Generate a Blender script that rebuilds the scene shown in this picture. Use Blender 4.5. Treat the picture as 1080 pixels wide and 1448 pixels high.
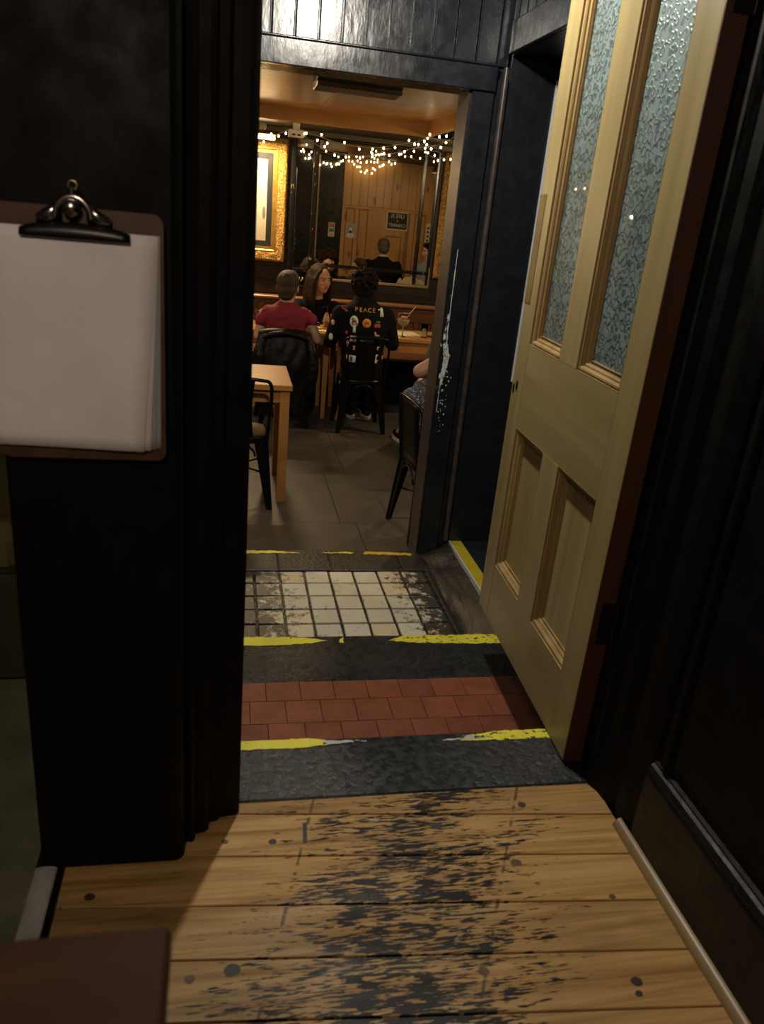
import bpy, bmesh, math, random
from math import sin, cos, pi, radians
from mathutils import Vector, Matrix, noise
from mathutils.bvhtree import BVHTree

# ------------------------------------------------------------------ clear
for o in list(bpy.data.objects):
    bpy.data.objects.remove(o, do_unlink=True)
S = bpy.context.scene
COL = S.collection
R = random.Random(7)

# ------------------------------------------------------------------ camera
cd = bpy.data.cameras.new('camera')
cam = bpy.data.objects.new('camera', cd)
COL.objects.link(cam)
right = Vector((0.97958648, -0.17958863, 0.09032302))
up = Vector((-0.01725458, 0.372542, 0.92785491))
fwd = Vector((0.20028132, 0.91047261, -0.36183839))
cam.matrix_world = Matrix((
    (right.x, up.x, -fwd.x, 0.0),
    (right.y, up.y, -fwd.y, 0.0),
    (right.z, up.z, -fwd.z, 1.17),
    (0, 0, 0, 1)))
cd.sensor_fit = 'HORIZONTAL'
cd.sensor_width = 36.0
cd.lens = 36.0 * 1090.0 / 1080.0
cd.clip_start = 0.02
cd.clip_end = 60
cd.dof.use_dof = True
cd.dof.focus_distance = 4.5
cd.dof.aperture_fstop = 9.0
S.camera = cam

# ------------------------------------------------------------------ world and exposure
w = bpy.data.worlds.new('world')
S.world = w
w.use_nodes = True
w.node_tree.nodes['Background'].inputs[0].default_value = (0.9, 0.75, 0.6, 1)
w.node_tree.nodes['Background'].inputs[1].default_value = 0.0
S.view_settings.view_transform = 'Standard'
S.view_settings.look = 'None'
S.view_settings.gamma = 1.0
S.view_settings.exposure = 0.0
S.view_settings.use_curve_mapping = False

# power of the lamps (each light is created inside its lamp's builder)
P_LOBBY = 80.0
P_NEAR = 31.0
P_FAR_PENDANT = 32.0
P_PICTURE = 30.0

# ------------------------------------------------------------------ helpers
def link(o, parent=None):
    COL.objects.link(o)
    if parent is not None:
        o.parent = parent
    return o


def tag(o, label=None, cat=None, group=None, kind=None):
    if label: o['label'] = label
    if cat: o['category'] = cat
    if group: o['group'] = group
    if kind: o['kind'] = kind
    return o


def empty(name, loc=(0, 0, 0), rz=0.0):
    o = bpy.data.objects.new(name, None)
    o.empty_display_size = 0.05
    o.location = loc
    o.rotation_euler = (0, 0, rz)
    COL.objects.link(o)
    return o


def base_at(root, loc):
    """move a root whose parts were written in world coordinates to its base"""
    v = Vector(loc)
    root.location = v
    for c in root.children:
        c.location = Vector(c.location) - v


def copy_tree(o, parent=None):
    c = o.copy()
    COL.objects.link(c)
    c.parent = parent
    for ch in o.children:
        copy_tree(ch, c)
    return c


class MB:
    def __init__(self):
        self.v = []
        self.f = []
        self.sm = []
        self.mi = []
        self.cur = 0

    def add(self, vs, fs, smooth=False):
        b = len(self.v)
        self.v.extend([tuple(p) for p in vs])
        for f in fs:
            self.f.append(tuple(i + b for i in f))
            self.sm.append(smooth)
            self.mi.append(self.cur)
        return self

    def box(self, x0, x1, y0, y1, z0, z1, c=0.0):
        if c <= 0:
            vs = [(x, y, z) for z in (z0, z1) for y in (y0, y1) for x in (x0, x1)]
            self.add(vs, [(0, 2, 3, 1), (4, 5, 7, 6), (0, 1, 5, 4), (2, 6, 7, 3), (0, 4, 6, 2), (1, 3, 7, 5)])
            return self
        bm = bmesh.new()
        bmesh.ops.create_cube(bm, size=1.0)
        for v in bm.verts:
            v.co = Vector(((x0 + x1) / 2 + v.co.x * (x1 - x0), (y0 + y1) / 2 + v.co.y * (y1 - y0), (z0 + z1) / 2 + v.co.z * (z1 - z0)))
        bmesh.ops.bevel(bm, geom=bm.edges[:], offset=c, segments=1, affect='EDGES')
        bm.normal_update()
        self.bm(bm)
        return self

    def bm(self, bm, smooth=False):
        bm.verts.index_update()
        self.add([v.co[:] for v in bm.verts], [[v.index for v in f.verts] for f in bm.faces], smooth)
        bm.free()

    def prism(self, poly, z0, z1, c=0.0):
        """polygon in xy (counter-clockwise) extruded in z, optional chamfer of the top edge"""
        n = len(poly)
        vs = [(p[0], p[1], z0) for p in poly]
        if c > 0:
            vs += [(p[0], p[1], z1 - c) for p in poly]
            cx = []
            for i in range(n):
                a, b, d = Vector(poly[i - 1][:2]), Vector(poly[i][:2]), Vector(poly[(i + 1) % n][:2])
                e1 = (b - a).normalized(); e2 = (d - b).normalized()
                n1 = Vector((-e1.y, e1.x)); n2 = Vector((-e2.y, e2.x))
                m = (n1 + n2)
                if m.length < 1e-6: m = n1
                m = m.normalized() * (c / max(0.35, m.normalized().dot(n1)))
                cx.append((b.x + m.x, b.y + m.y, z1))
            vs += cx
            lev = 3
        else:
            vs += [(p[0], p[1], z1) for p in poly]
            lev = 2
        fs = [tuple(range(n))[::-1], tuple(range((lev - 1) * n, lev * n))]
        for l in range(lev - 1):
            for i in range(n):
                j = (i + 1) % n
                fs.append((l * n + i, l * n + j, (l + 1) * n + j, (l + 1) * n + i))
        return self.add(vs, fs)

    def prismx(self, poly, x0, x1):
        """polygon in yz extruded along x"""
        n = len(poly)
        vs = [(x0, p[0], p[1]) for p in poly] + [(x1, p[0], p[1]) for p in poly]
        fs = [tuple(range(n))[::-1], tuple(range(n, 2 * n))]
        for i in range(n):
            j = (i + 1) % n
            fs.append((i, j, n + j, n + i))
        return self.add(vs, fs)

    def prismy(self, poly, y0, y1):
        """polygon in xz extruded along y"""
        n = len(poly)
        vs = [(p[0], y0, p[1]) for p in poly] + [(p[0], y1, p[1]) for p in poly]
        fs = [tuple(range(n)), tuple(range(n, 2 * n))[::-1]]
        for i in range(n):
            j = (i + 1) % n
            fs.append((j, i, n + i, n + j))
        return self.add(vs, fs)

    def tube(self, pts, r, n=8, cap=True):
        pts = [Vector(p) for p in pts]
        rs = r if isinstance(r, (list, tuple)) else [r] * len(pts)
        prev = None
        rings = []
        for i, p in enumerate(pts):
            if i == 0: t = pts[1] - pts[0]
            elif i == len(pts) - 1: t = pts[-1] - pts[-2]
            else: t = (pts[i + 1] - p).normalized() + (p - pts[i - 1]).normalized()
            t = t.normalized() if t.length > 1e-9 else Vector((0, 0, 1))
            if prev is None:
                a = Vector((0, 0, 1)) if abs(t.z) < 0.9 else Vector((1, 0, 0))
                u = t.cross(a).normalized()
            else:
                u = prev - t * prev.dot(t)
                u = u.normalized() if u.length > 1e-9 else prev
            prev = u
            v = t.cross(u)
            rings.append([p + (u * cos(2 * pi * k / n) + v * sin(2 * pi * k / n)) * rs[i] for k in range(n)])
        vs = [q for rg in rings for q in rg]
        fs = []
        for i in range(len(pts) - 1):
            for k in range(n):
                k2 = (k + 1) % n
                fs.append((i * n + k, i * n + k2, (i + 1) * n + k2, (i + 1) * n + k))
        self.add(vs, fs, True)
        if cap:
            self.add(rings[0], [tuple(range(n))[::-1]])
            self.add(rings[-1], [tuple(range(n))])
        return self

    def lathe(self, prof, c=(0, 0, 0), n=16, smooth=True):
        vs = []
        for r, z in prof:
            for k in range(n):
                a = 2 * pi * k / n
                vs.append((c[0] + r * cos(a), c[1] + r * sin(a), c[2] + z))
        fs = []
        for i in range(len(prof) - 1):
            for k in range(n):
                k2 = (k + 1) % n
                fs.append((i * n + k, i * n + k2, (i + 1) * n + k2, (i + 1) * n + k))
        self.add(vs, fs, smooth)
        m = len(prof)
        self.add([vs[i] for i in range(n)], [tuple(range(n))[::-1]])
        self.add([vs[(m - 1) * n + i] for i in range(n)], [tuple(range(n))])
        return self

    def ball(self, c, r, n=10, m=7, M=None):
        r = (r, r, r) if not isinstance(r, (tuple, list)) else r
        vs = []
        for i in range(m + 1):
            th = pi * i / m
            for k in range(n):
                a = 2 * pi * k / n
                p = Vector((r[0] * sin(th) * cos(a), r[1] * sin(th) * sin(a), r[2] * cos(th)))
                if M is not None: p = M @ p
                vs.append(tuple(Vector(c) + p))
        fs = []
        for i in range(m):
            for k in range(n):
                k2 = (k + 1) % n
                if i == 0: fs.append((k, n + k, n + k2))
                elif i == m - 1: fs.append((i * n + k, (i + 1) * n + k, i * n + k2))
                else: fs.append((i * n + k, (i + 1) * n + k, (i + 1) * n + k2, i * n + k2))
        return self.add(vs, fs, True)

    def capsule(self, a, b, ra, rb, n=10, sx=None):
        """tapered limb with round ends"""
        a = Vector(a); b = Vector(b)
        d = b - a
        L = d.length
        t = d / L if L > 1e-9 else Vector((0, 0, 1))
        pts, rs = [], []
        for k in range(4):
            e = k / 4 * pi / 2
            pts.append(a - t * ra * cos(e)); rs.append(max(1e-4, ra * sin(e)))
        pts.append(a); rs.append(ra)
        pts.append(b); rs.append(rb)
        for k in range(1, 5):
            e = k / 4 * pi / 2
            pts.append(b + t * rb * sin(e)); rs.append(max(1e-4, rb * cos(e)))
        return self.tube(pts, rs, n)

    def build(self, name, mat, parent=None, kind=None):
        me = bpy.data.meshes.new(name)
        me.from_pydata(self.v, [], self.f)
        me.polygons.foreach_set('use_smooth', self.sm)
        mats = mat if isinstance(mat, (list, tuple)) else [mat]
        for m in mats: me.materials.append(m)
        if len(mats) > 1: me.polygons.foreach_set('material_index', self.mi)
        me.validate()
        bm = bmesh.new(); bm.from_mesh(me)
        bmesh.ops.recalc_face_normals(bm, faces=bm.faces)
        bm.to_mesh(me); bm.free()
        me.update()
        o = bpy.data.objects.new(name, me)
        link(o, parent)
        if kind: o['kind'] = kind
        return o


def bez(p0, p1, p2, p3, n=10):
    out = []
    p0, p1, p2, p3 = map(Vector, (p0, p1, p2, p3))
    for i in range(n + 1):
        t = i / n
        out.append(p0 * (1 - t) ** 3 + p1 * 3 * t * (1 - t) ** 2 + p2 * 3 * t * t * (1 - t) + p3 * t ** 3)
    return out


def spline(pts, n=6):
    """Catmull-Rom through the points"""
    P = [Vector(p) for p in pts]
    P = [P[0] * 2 - P[1]] + P + [P[-1] * 2 - P[-2]]
    out = []
    for i in range(1, len(P) - 2):
        for k in range(n):
            t = k / n
            a, b, c, d = P[i - 1], P[i], P[i + 1], P[i + 2]
            out.append(0.5 * ((2 * b) + (c - a) * t + (2 * a - 5 * b + 4 * c - d) * t * t + (3 * b - a - 3 * c + d) * t ** 3))
    out.append(P[-2])
    return out

# ------------------------------------------------------------------ materials
def newmat(name):
    m = bpy.data.materials.new(name)
    m.use_nodes = True
    nt = m.node_tree
    return m, nt, nt.nodes['Principled BSDF']


def N(nt, typ, **kw):
    n = nt.nodes.new(typ)
    for k, v in kw.items():
        if k.startswith('i_'):
            n.inputs[k[2:].replace('_', ' ')].default_value = v
        else:
            setattr(n, k, v)
    return n


def coords(nt, scale=(1, 1, 1), obj=False, rot=(0, 0, 0)):
    """world position (or object space), scaled"""
    if obj:
        src = N(nt, 'ShaderNodeTexCoord').outputs['Object']
    else:
        src = N(nt, 'ShaderNodeNewGeometry').outputs['Position']
    mp = N(nt, 'ShaderNodeMapping')
    mp.inputs['Scale'].default_value = scale
    mp.inputs['Rotation'].default_value = rot
    nt.links.new(src, mp.inputs['Vector'])
    return mp.outputs['Vector']


def noise_tex(nt, vec, scale=5, detail=4, rough=0.55, dist=0.0):
    n = N(nt, 'ShaderNodeTexNoise')
    n.inputs['Scale'].default_value = scale
    n.inputs['Detail'].default_value = detail
    n.inputs['Roughness'].default_value = rough
    n.inputs['Distortion'].default_value = dist
    nt.links.new(vec, n.inputs['Vector'])
    return n.outputs['Fac']


def ramp(nt, fac, stops):
    r = N(nt, 'ShaderNodeValToRGB')
    e = r.color_ramp.elements
    while len(e) < len(stops): e.new(0.5)
    for i, (p, c) in enumerate(stops):
        e[i].position = p
        e[i].color = c if len(c) == 4 else (*c, 1)
    nt.links.new(fac, r.inputs['Fac'])
    return r.outputs['Color']


def mixc(nt, fac, a, b, mode='MIX'):
    m = N(nt, 'ShaderNodeMix', data_type='RGBA', blend_type=mode)
    for s, v in ((0, fac), (6, a), (7, b)):
        if hasattr(v, 'links'): nt.links.new(v, m.inputs[s])
        elif isinstance(v, (int, float)): m.inputs[s].default_value = v
        else: m.inputs[s].default_value = (*v, 1) if len(v) == 3 else v
    return m.outputs[2]


def math_(nt, op, a, b=None, clamp=False):
    m = N(nt, 'ShaderNodeMath', operation=op)
    m.use_clamp = clamp
    for i, v in enumerate((a, b)):
        if v is None: continue
        if hasattr(v, 'links'): nt.links.new(v, m.inputs[i])
        else: m.inputs[i].default_value = v
    return m.outputs[0]


def bump(nt, bsdf, h, strength=0.3, dist=0.01):
    b = N(nt, 'ShaderNodeBump')
    b.inputs['Strength'].default_value = strength
    b.inputs['Distance'].default_value = dist
    nt.links.new(h, b.inputs['Height'])
    nt.links.new(b.outputs['Normal'], bsdf.inputs['Normal'])


def sepxyz(nt):
    s = N(nt, 'ShaderNodeSeparateXYZ')
    g = N(nt, 'ShaderNodeNewGeometry')
    nt.links.new(g.outputs['Position'], s.inputs[0])
    return s.outputs


def plain(name, col, rough=0.5, metal=0.0, var=0.15, scale=12, bmp=0.0, bscale=60, coat=0.0, spec=0.5):
    m, nt, b = newmat(name)
    v = coords(nt)
    f = noise_tex(nt, v, scale, 4)
    lo = tuple(c * (1 - var) for c in col); hi = tuple(min(1, c * (1 + var)) for c in col)
    nt.links.new(ramp(nt, f, [(0.3, lo), (0.7, hi)]), b.inputs['Base Color'])
    b.inputs['Roughness'].default_value = rough
    b.inputs['Metallic'].default_value = metal
    b.inputs['Coat Weight'].default_value = coat
    b.inputs['Specular IOR Level'].default_value = spec
    if bmp > 0:
        bump(nt, b, noise_tex(nt, v, bscale, 5), bmp, 0.01)
    return m


def emis(name, col, strength):
    m, nt, b = newmat(name)
    b.inputs['Base Color'].default_value = (*col, 1)
    b.inputs['Emission Color'].default_value = (*col, 1)
    b.inputs['Emission Strength'].default_value = strength
    return m


def wood(name, dark, light, axis='x', rough=0.45, scale=1.0, var=0.12, obj=False, knots=0.0, spec=0.5):
    """grain runs along the axis; each piece gets a slightly different tone"""
    m, nt, b = newmat(name)
    k = {'x': (1.6, 22, 22), 'y': (22, 1.6, 22), 'z': (22, 22, 1.6)}[axis]
    k = tuple(q * scale for q in k)
    v = coords(nt, k, obj)
    oi = N(nt, 'ShaderNodeObjectInfo')
    add = N(nt, 'ShaderNodeVectorMath', operation='ADD')
    nt.links.new(v, add.inputs[0])
    mul = N(nt, 'ShaderNodeVectorMath', operation='SCALE')
    cmb = N(nt, 'ShaderNodeCombineXYZ')
    for i in range(3): nt.links.new(oi.outputs['Random'], cmb.inputs[i])
    nt.links.new(cmb.outputs[0], mul.inputs[0]); mul.inputs['Scale'].default_value = 37.0
    nt.links.new(mul.outputs[0], add.inputs[1])
    f = noise_tex(nt, add.outputs[0], 1.0, 6, 0.6, 0.6)
    f2 = noise_tex(nt, add.outputs[0], 0.25, 3, 0.5, 1.5)
    g = math_(nt, 'ADD', math_(nt, 'MULTIPLY', f, 0.6), math_(nt, 'MULTIPLY', f2, 0.4))
    c = ramp(nt, g, [(0.3, dark), (0.52, tuple((a + d) / 2 for a, d in zip(dark, light))), (0.7, light)])
    tone = math_(nt, 'ADD', math_(nt, 'MULTIPLY', oi.outputs['Random'], 2 * var), 1 - var)
    cc = N(nt, 'ShaderNodeVectorMath', operation='SCALE')
    nt.links.new(c, cc.inputs[0]); nt.links.new(tone, cc.inputs['Scale'])
    out = cc.outputs[0]
    if knots > 0:
        kv = {'x': (2.2, 5, 5), 'y': (5, 2.2, 5), 'z': (5, 5, 2.2)}[axis]
        vo = N(nt, 'ShaderNodeTexVoronoi')
        vo.inputs['Scale'].default_value = 1.0
        nt.links.new(coords(nt, kv, obj), vo.inputs['Vector'])
        kf = ramp(nt, vo.outputs['Distance'], [(0.0, (1, 1, 1)), (knots, (0.9, 0.9, 0.9)), (knots * 1.6, (0, 0, 0))])
        out = mixc(nt, math_(nt, 'MULTIPLY', kf, 0.8), out, tuple(x * 0.3 for x in dark))
    nt.links.new(out, b.inputs['Base Color'])
    b.inputs['Roughness'].default_value = rough
    b.inputs['Specular IOR Level'].default_value = spec
    bump(nt, b, g, 0.12, 0.004)
    return m


def black_paint(name, col=(0.010, 0.0115, 0.015), rough=0.3, spec=0.5, chips=0.0, chipcol=(0.55, 0.56, 0.52), zone=None, drips=0.25):
    m, nt, b = newmat(name)
    v = coords(nt)
    f = noise_tex(nt, v, 7, 5)
    c = ramp(nt, f, [(0.3, tuple(x * 0.8 for x in col)), (0.7, tuple(x * 1.25 for x in col))])
    if chips > 0:
        n1 = noise_tex(nt, coords(nt, (1, 1, 0.45)), 55, 6, 0.65)
        if zone is not None:
            s = sepxyz(nt)
            x0, xw, z0, zw = zone
            dx = math_(nt, 'DIVIDE', math_(nt, 'ABSOLUTE', math_(nt, 'SUBTRACT', s[0], x0)), xw)
            dz = math_(nt, 'DIVIDE', math_(nt, 'ABSOLUTE', math_(nt, 'SUBTRACT', s[2], z0)), zw)
            fall = math_(nt, 'SUBTRACT', 1.0, math_(nt, 'MAXIMUM', dx, dz), True)
            n1 = math_(nt, 'ADD', n1, math_(nt, 'MULTIPLY', fall, 0.24))
        k = ramp(nt, n1, [(chips, (0, 0, 0)), (min(1, chips + 0.012), (1, 1, 1))])
        c = mixc(nt, k, c, chipcol)
    nt.links.new(c, b.inputs['Base Color'])
    b.inputs['Specular IOR Level'].default_value = spec
    rr = ramp(nt, noise_tex(nt, v, 18, 4), [(0.3, (rough * 0.8,) * 3), (0.7, (rough * 1.4,) * 3)])
    nt.links.new(rr, b.inputs['Roughness'])
    bump(nt, b, noise_tex(nt, coords(nt, (1, 1, 0.35)), 30, 5), drips, 0.006)
    return m


M = {}
M['black'] = black_paint('black_gloss_paint')
M['black_chip'] = black_paint('black_gloss_paint_chipped', chips=0.755, zone=(0.940, 0.022, 0.66, 0.42))
M['black_board'] = black_paint('black_board_paint', (0.010, 0.013, 0.019), 0.24, 0.7, drips=0.25)
M['black_post'] = black_paint('black_post_paint', (0.0045, 0.0038, 0.0034), 0.5, 0.12, chips=0.775, chipcol=(0.3, 0.3, 0.3))
M['black_wall'] = black_paint('black_wall_paint', (0.004, 0.0035, 0.0033), 0.5, 0.12)
M['brown_paint'] = plain('dark_brown_paint', (0.055, 0.04, 0.034), 0.4, var=0.25)
M['corner_bead'] = plain('worn_brown_edge', (0.05, 0.04, 0.037), 0.35, var=0.4, scale=30)
M['door_pine'] = wood('stripped_pine', (0.235, 0.18, 0.074), (0.385, 0.305, 0.138), 'z', 0.40, 0.8, 0.05)
M['door_pine_x'] = wood('stripped_pine_rail', (0.235, 0.18, 0.074), (0.375, 0.30, 0.138), 'y', 0.40, 0.8, 0.05)
M['door_mould'] = wood('pine_moulding', (0.22, 0.13, 0.045), (0.42, 0.31, 0.14), 'z', 0.35, 1.0, 0.06)
M['door_edge'] = wood('stained_door_edge', (0.036, 0.011, 0.0045), (0.075, 0.024, 0.009), 'z', 0.55, 0.7, 0.0)
M['brass'] = plain('brass', (0.55, 0.4, 0.14), 0.32, 1.0, 0.12)
M['steel'] = plain('plated_steel', (0.55, 0.52, 0.48), 0.22, 1.0, 0.25, 40)
M['dark_metal'] = plain('dark_metal', (0.03, 0.028, 0.026), 0.35, 0.8)
M['alu'] = plain('aluminium', (0.5, 0.5, 0.48), 0.5, 0.1, 0.2, 25)
M['chair'] = plain('black_enamel', (0.004, 0.004, 0.005), 0.26, 0.0, 0.1, spec=0.3)
M['carpet'] = plain('olive_carpet', (0.20, 0.20, 0.12), 0.95, var=0.3, scale=8, bmp=0.6, bscale=300)
M['navy_floor'] = plain('navy_vinyl', (0.010, 0.014, 0.022), 0.5, var=0.3)
M['white_paint'] = plain('white_paint', (0.55, 0.57, 0.6), 0.4, var=0.05)
M['red_grout'] = plain('red_tile_joint', (0.075, 0.024, 0.014), 0.9)
M['plaster_dark'] = plain('dark_plaster', (0.02, 0.016, 0.012), 0.7, var=0.3)
M['ply'] = wood('varnished_ply', (0.36, 0.175, 0.045), (0.55, 0.31, 0.095), 'x', 0.4, 0.35, 0.08)
M['beam'] = wood('pine_beam', (0.42, 0.20, 0.055), (0.58, 0.32, 0.1), 'x', 0.45, 0.5, 0.05)
M['oak'] = wood('oak_table', (0.37, 0.155, 0.034), (0.52, 0.25, 0.066), 'x', 0.4, 0.8, 0.06)
M['oak_leg'] = wood('oak_leg', (0.42, 0.185, 0.045), (0.56, 0.27, 0.075), 'z', 0.4, 0.8, 0.06)
M['bench'] = wood('bench_oak', (0.10, 0.042, 0.017), (0.20, 0.09, 0.037), 'x', 0.4, 0.8, 0.1)
M['bench_z'] = wood('bench_oak_panel', (0.09, 0.038, 0.016), (0.17, 0.075, 0.03), 'z', 0.4, 0.8, 0.12)
M['bench_rail'] = wood('bench_rail', (0.22, 0.10, 0.045), (0.34, 0.17, 0.08), 'x', 0.35, 0.8, 0.05)
M['bench_pale'] = wood('bench_pale_panel', (0.2, 0.13, 0.06), (0.3, 0.2, 0.1), 'z', 0.4, 0.8, 0.1)
M['pine_wall'] = wood('knotty_pine', (0.44, 0.225, 0.07), (0.62, 0.37, 0.14), 'z', 0.4, 0.5, 0.06, knots=0.09)
M['pine_dark'] = wood('knotty_pine_moulding', (0.2, 0.1, 0.03), (0.34, 0.18, 0.06), 'z', 0.4, 0.5, 0.06)
M['mahogany'] = wood('mahogany', (0.022, 0.0075, 0.0035), (0.05, 0.018, 0.008), 'x', 0.6, 0.8, 0.0, spec=0.12)
M['pine_bead'] = wood('pine_bead', (0.16, 0.10, 0.045), (0.40, 0.29, 0.15), 'y', 0.4, 0.8, 0.03)
M['hardboard'] = plain('brown_hardboard', (0.075, 0.034, 0.017), 0.45, var=0.25, scale=25)
M['paper'] = plain('paper', (0.83, 0.77, 0.78), 0.75, var=0.06, scale=9)
M['paper_blue'] = plain('paper_under', (0.42, 0.44, 0.47), 0.75, var=0.04)
M['cream'] = plain('cream_card', (0.62, 0.56, 0.42), 0.7, var=0.08)
M['ink'] = plain('black_ink', (0.012, 0.012, 0.012), 0.6, var=0.0)
M['grey_ink'] = plain('grey_ink', (0.16, 0.16, 0.16), 0.7, var=0.2)
M['lgrey_ink'] = plain('light_grey_ink', (0.40, 0.40, 0.41), 0.7, var=0.15)
M['white_ink'] = plain('white_ink', (0.7, 0.69, 0.66), 0.6, var=0.03)
M['red_ink'] = plain('red_ink', (0.5, 0.03, 0.025), 0.6, var=0.1)
M['green_ink'] = plain('green_ink', (0.04, 0.28, 0.09), 0.6, var=0.1)
M['white_plastic'] = plain('white_plastic', (0.7, 0.66, 0.55), 0.4, var=0.03)
M['bulb'] = emis('fairy_bulb_glow', (1.0, 0.74, 0.38), 20.0)
M['lamp_glow'] = emis('lamp_glow', (1.0, 0.74, 0.42), 26.0)
M['lobby_glow'] = emis('lobby_glow', (1.0, 0.87, 0.68), 9.0)
M['wire'] = plain('clear_wire', (0.45, 0.38, 0.26), 0.4, var=0.0)
M['mirror'] = plain('silvered_mirror', (0.66, 0.63, 0.56), 0.015, 1.0, 0.03, 4)
M['gold_plain'] = plain('gold_leaf', (0.62, 0.38, 0.09), 0.38, 0.85, 0.25, 30)

def gold_carved():
    m, nt, b = newmat('carved_gold_leaf')
    v = coords(nt)
    n = noise_tex(nt, v, 70, 5, 0.6)
    c = ramp(nt, n, [(0.32, (0.07, 0.03, 0.008)), (0.5, (0.42, 0.24, 0.06)), (0.7, (0.7, 0.46, 0.15))])
    nt.links.new(c, b.inputs['Base Color'])
    b.inputs['Metallic'].default_value = 0.75
    b.inputs['Roughness'].default_value = 0.4
    bump(nt, b, n, 0.9, 0.02)
    return m
M['gold'] = gold_carved()

def chipped_black_gold():
    m, nt, b = newmat('black_frame_worn_to_gold')
    n = noise_tex(nt, coords(nt, (1, 1, 0.4)), 45, 5, 0.65)
    c = ramp(nt, n, [(0.63, (0.008, 0.007, 0.006)), (0.66, (0.30, 0.23, 0.12))])
    nt.links.new(c, b.inputs['Base Color'])
    b.inputs['Roughness'].default_value = 0.25
    return m
M['frame_black'] = chipped_black_gold()

def cement_mat():
    m, nt, b = newmat('black_painted_cement')
    v = coords(nt)
    n = noise_tex(nt, v, 45, 6, 0.65)
    n2 = noise_tex(nt, v, 5, 3)
    c = ramp(nt, n2, [(0.3, (0.0075, 0.0105, 0.0130)), (0.7, (0.016, 0.0205, 0.0235))])
    sp = ramp(nt, noise_tex(nt, v, 150, 4, 0.7), [(0.735, (0, 0, 0)), (0.75, (1, 1, 1))])
    c = mixc(nt, math_(nt, 'MULTIPLY', sp, 0.6), c, (0.3, 0.3, 0.29))
    nt.links.new(c, b.inputs['Base Color'])
    rr = ramp(nt, n, [(0.35, (0.18,) * 3), (0.65, (0.42,) * 3)])
    nt.links.new(rr, b.inputs['Roughness'])
    # rough towards the sides, trodden smooth in the middle of the path
    s = sepxyz(nt)
    side = math_(nt, 'MULTIPLY', math_(nt, 'ABSOLUTE', math_(nt, 'SUBTRACT', s[0], 0.42)), 2.6, True)
    h = math_(nt, 'MULTIPLY', n, math_(nt, 'ADD', side, 0.12))
    bump(nt, b, h, 0.6, 0.010)
    return m
M['cement'] = cement_mat()
M['cement_brown'] = plain('brown_worn_cement', (0.022, 0.0185, 0.0155), 0.42, var=0.35, scale=14, bmp=0.4, bscale=50)

def yellow_mat(name, chip, col=(0.78, 0.72, 0.05)):
    m, nt, b = newmat(name)
    n = noise_tex(nt, coords(nt, (0.8, 1.3, 1)), 70, 5, 0.62)
    n2 = noise_tex(nt, coords(nt), 9, 3)
    c = ramp(nt, n2, [(0.3, tuple(x * 0.85 for x in col)), (0.7, col)])
    k = ramp(nt, n, [(chip, (0, 0, 0)), (chip + 0.01, (1, 1, 1))])
    c = mixc(nt, k, c, (0.02, 0.02, 0.02))
    nt.links.new(c, b.inputs['Base Color'])
    b.inputs['Roughness'].default_value = 0.45
    bump(nt, b, n, 0.3, 0.004)
    return m
M['yellow'] = yellow_mat('yellow_line_paint', 0.66)
M['yellow_worn'] = yellow_mat('yellow_line_paint_chipped', 0.575)
M['yellow_clean'] = yellow_mat('yellow_edging', 0.95, (0.55, 0.45, 0.03))
M['white_worn'] = yellow_mat('white_undercoat', 0.55, (0.5, 0.5, 0.46))

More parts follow.
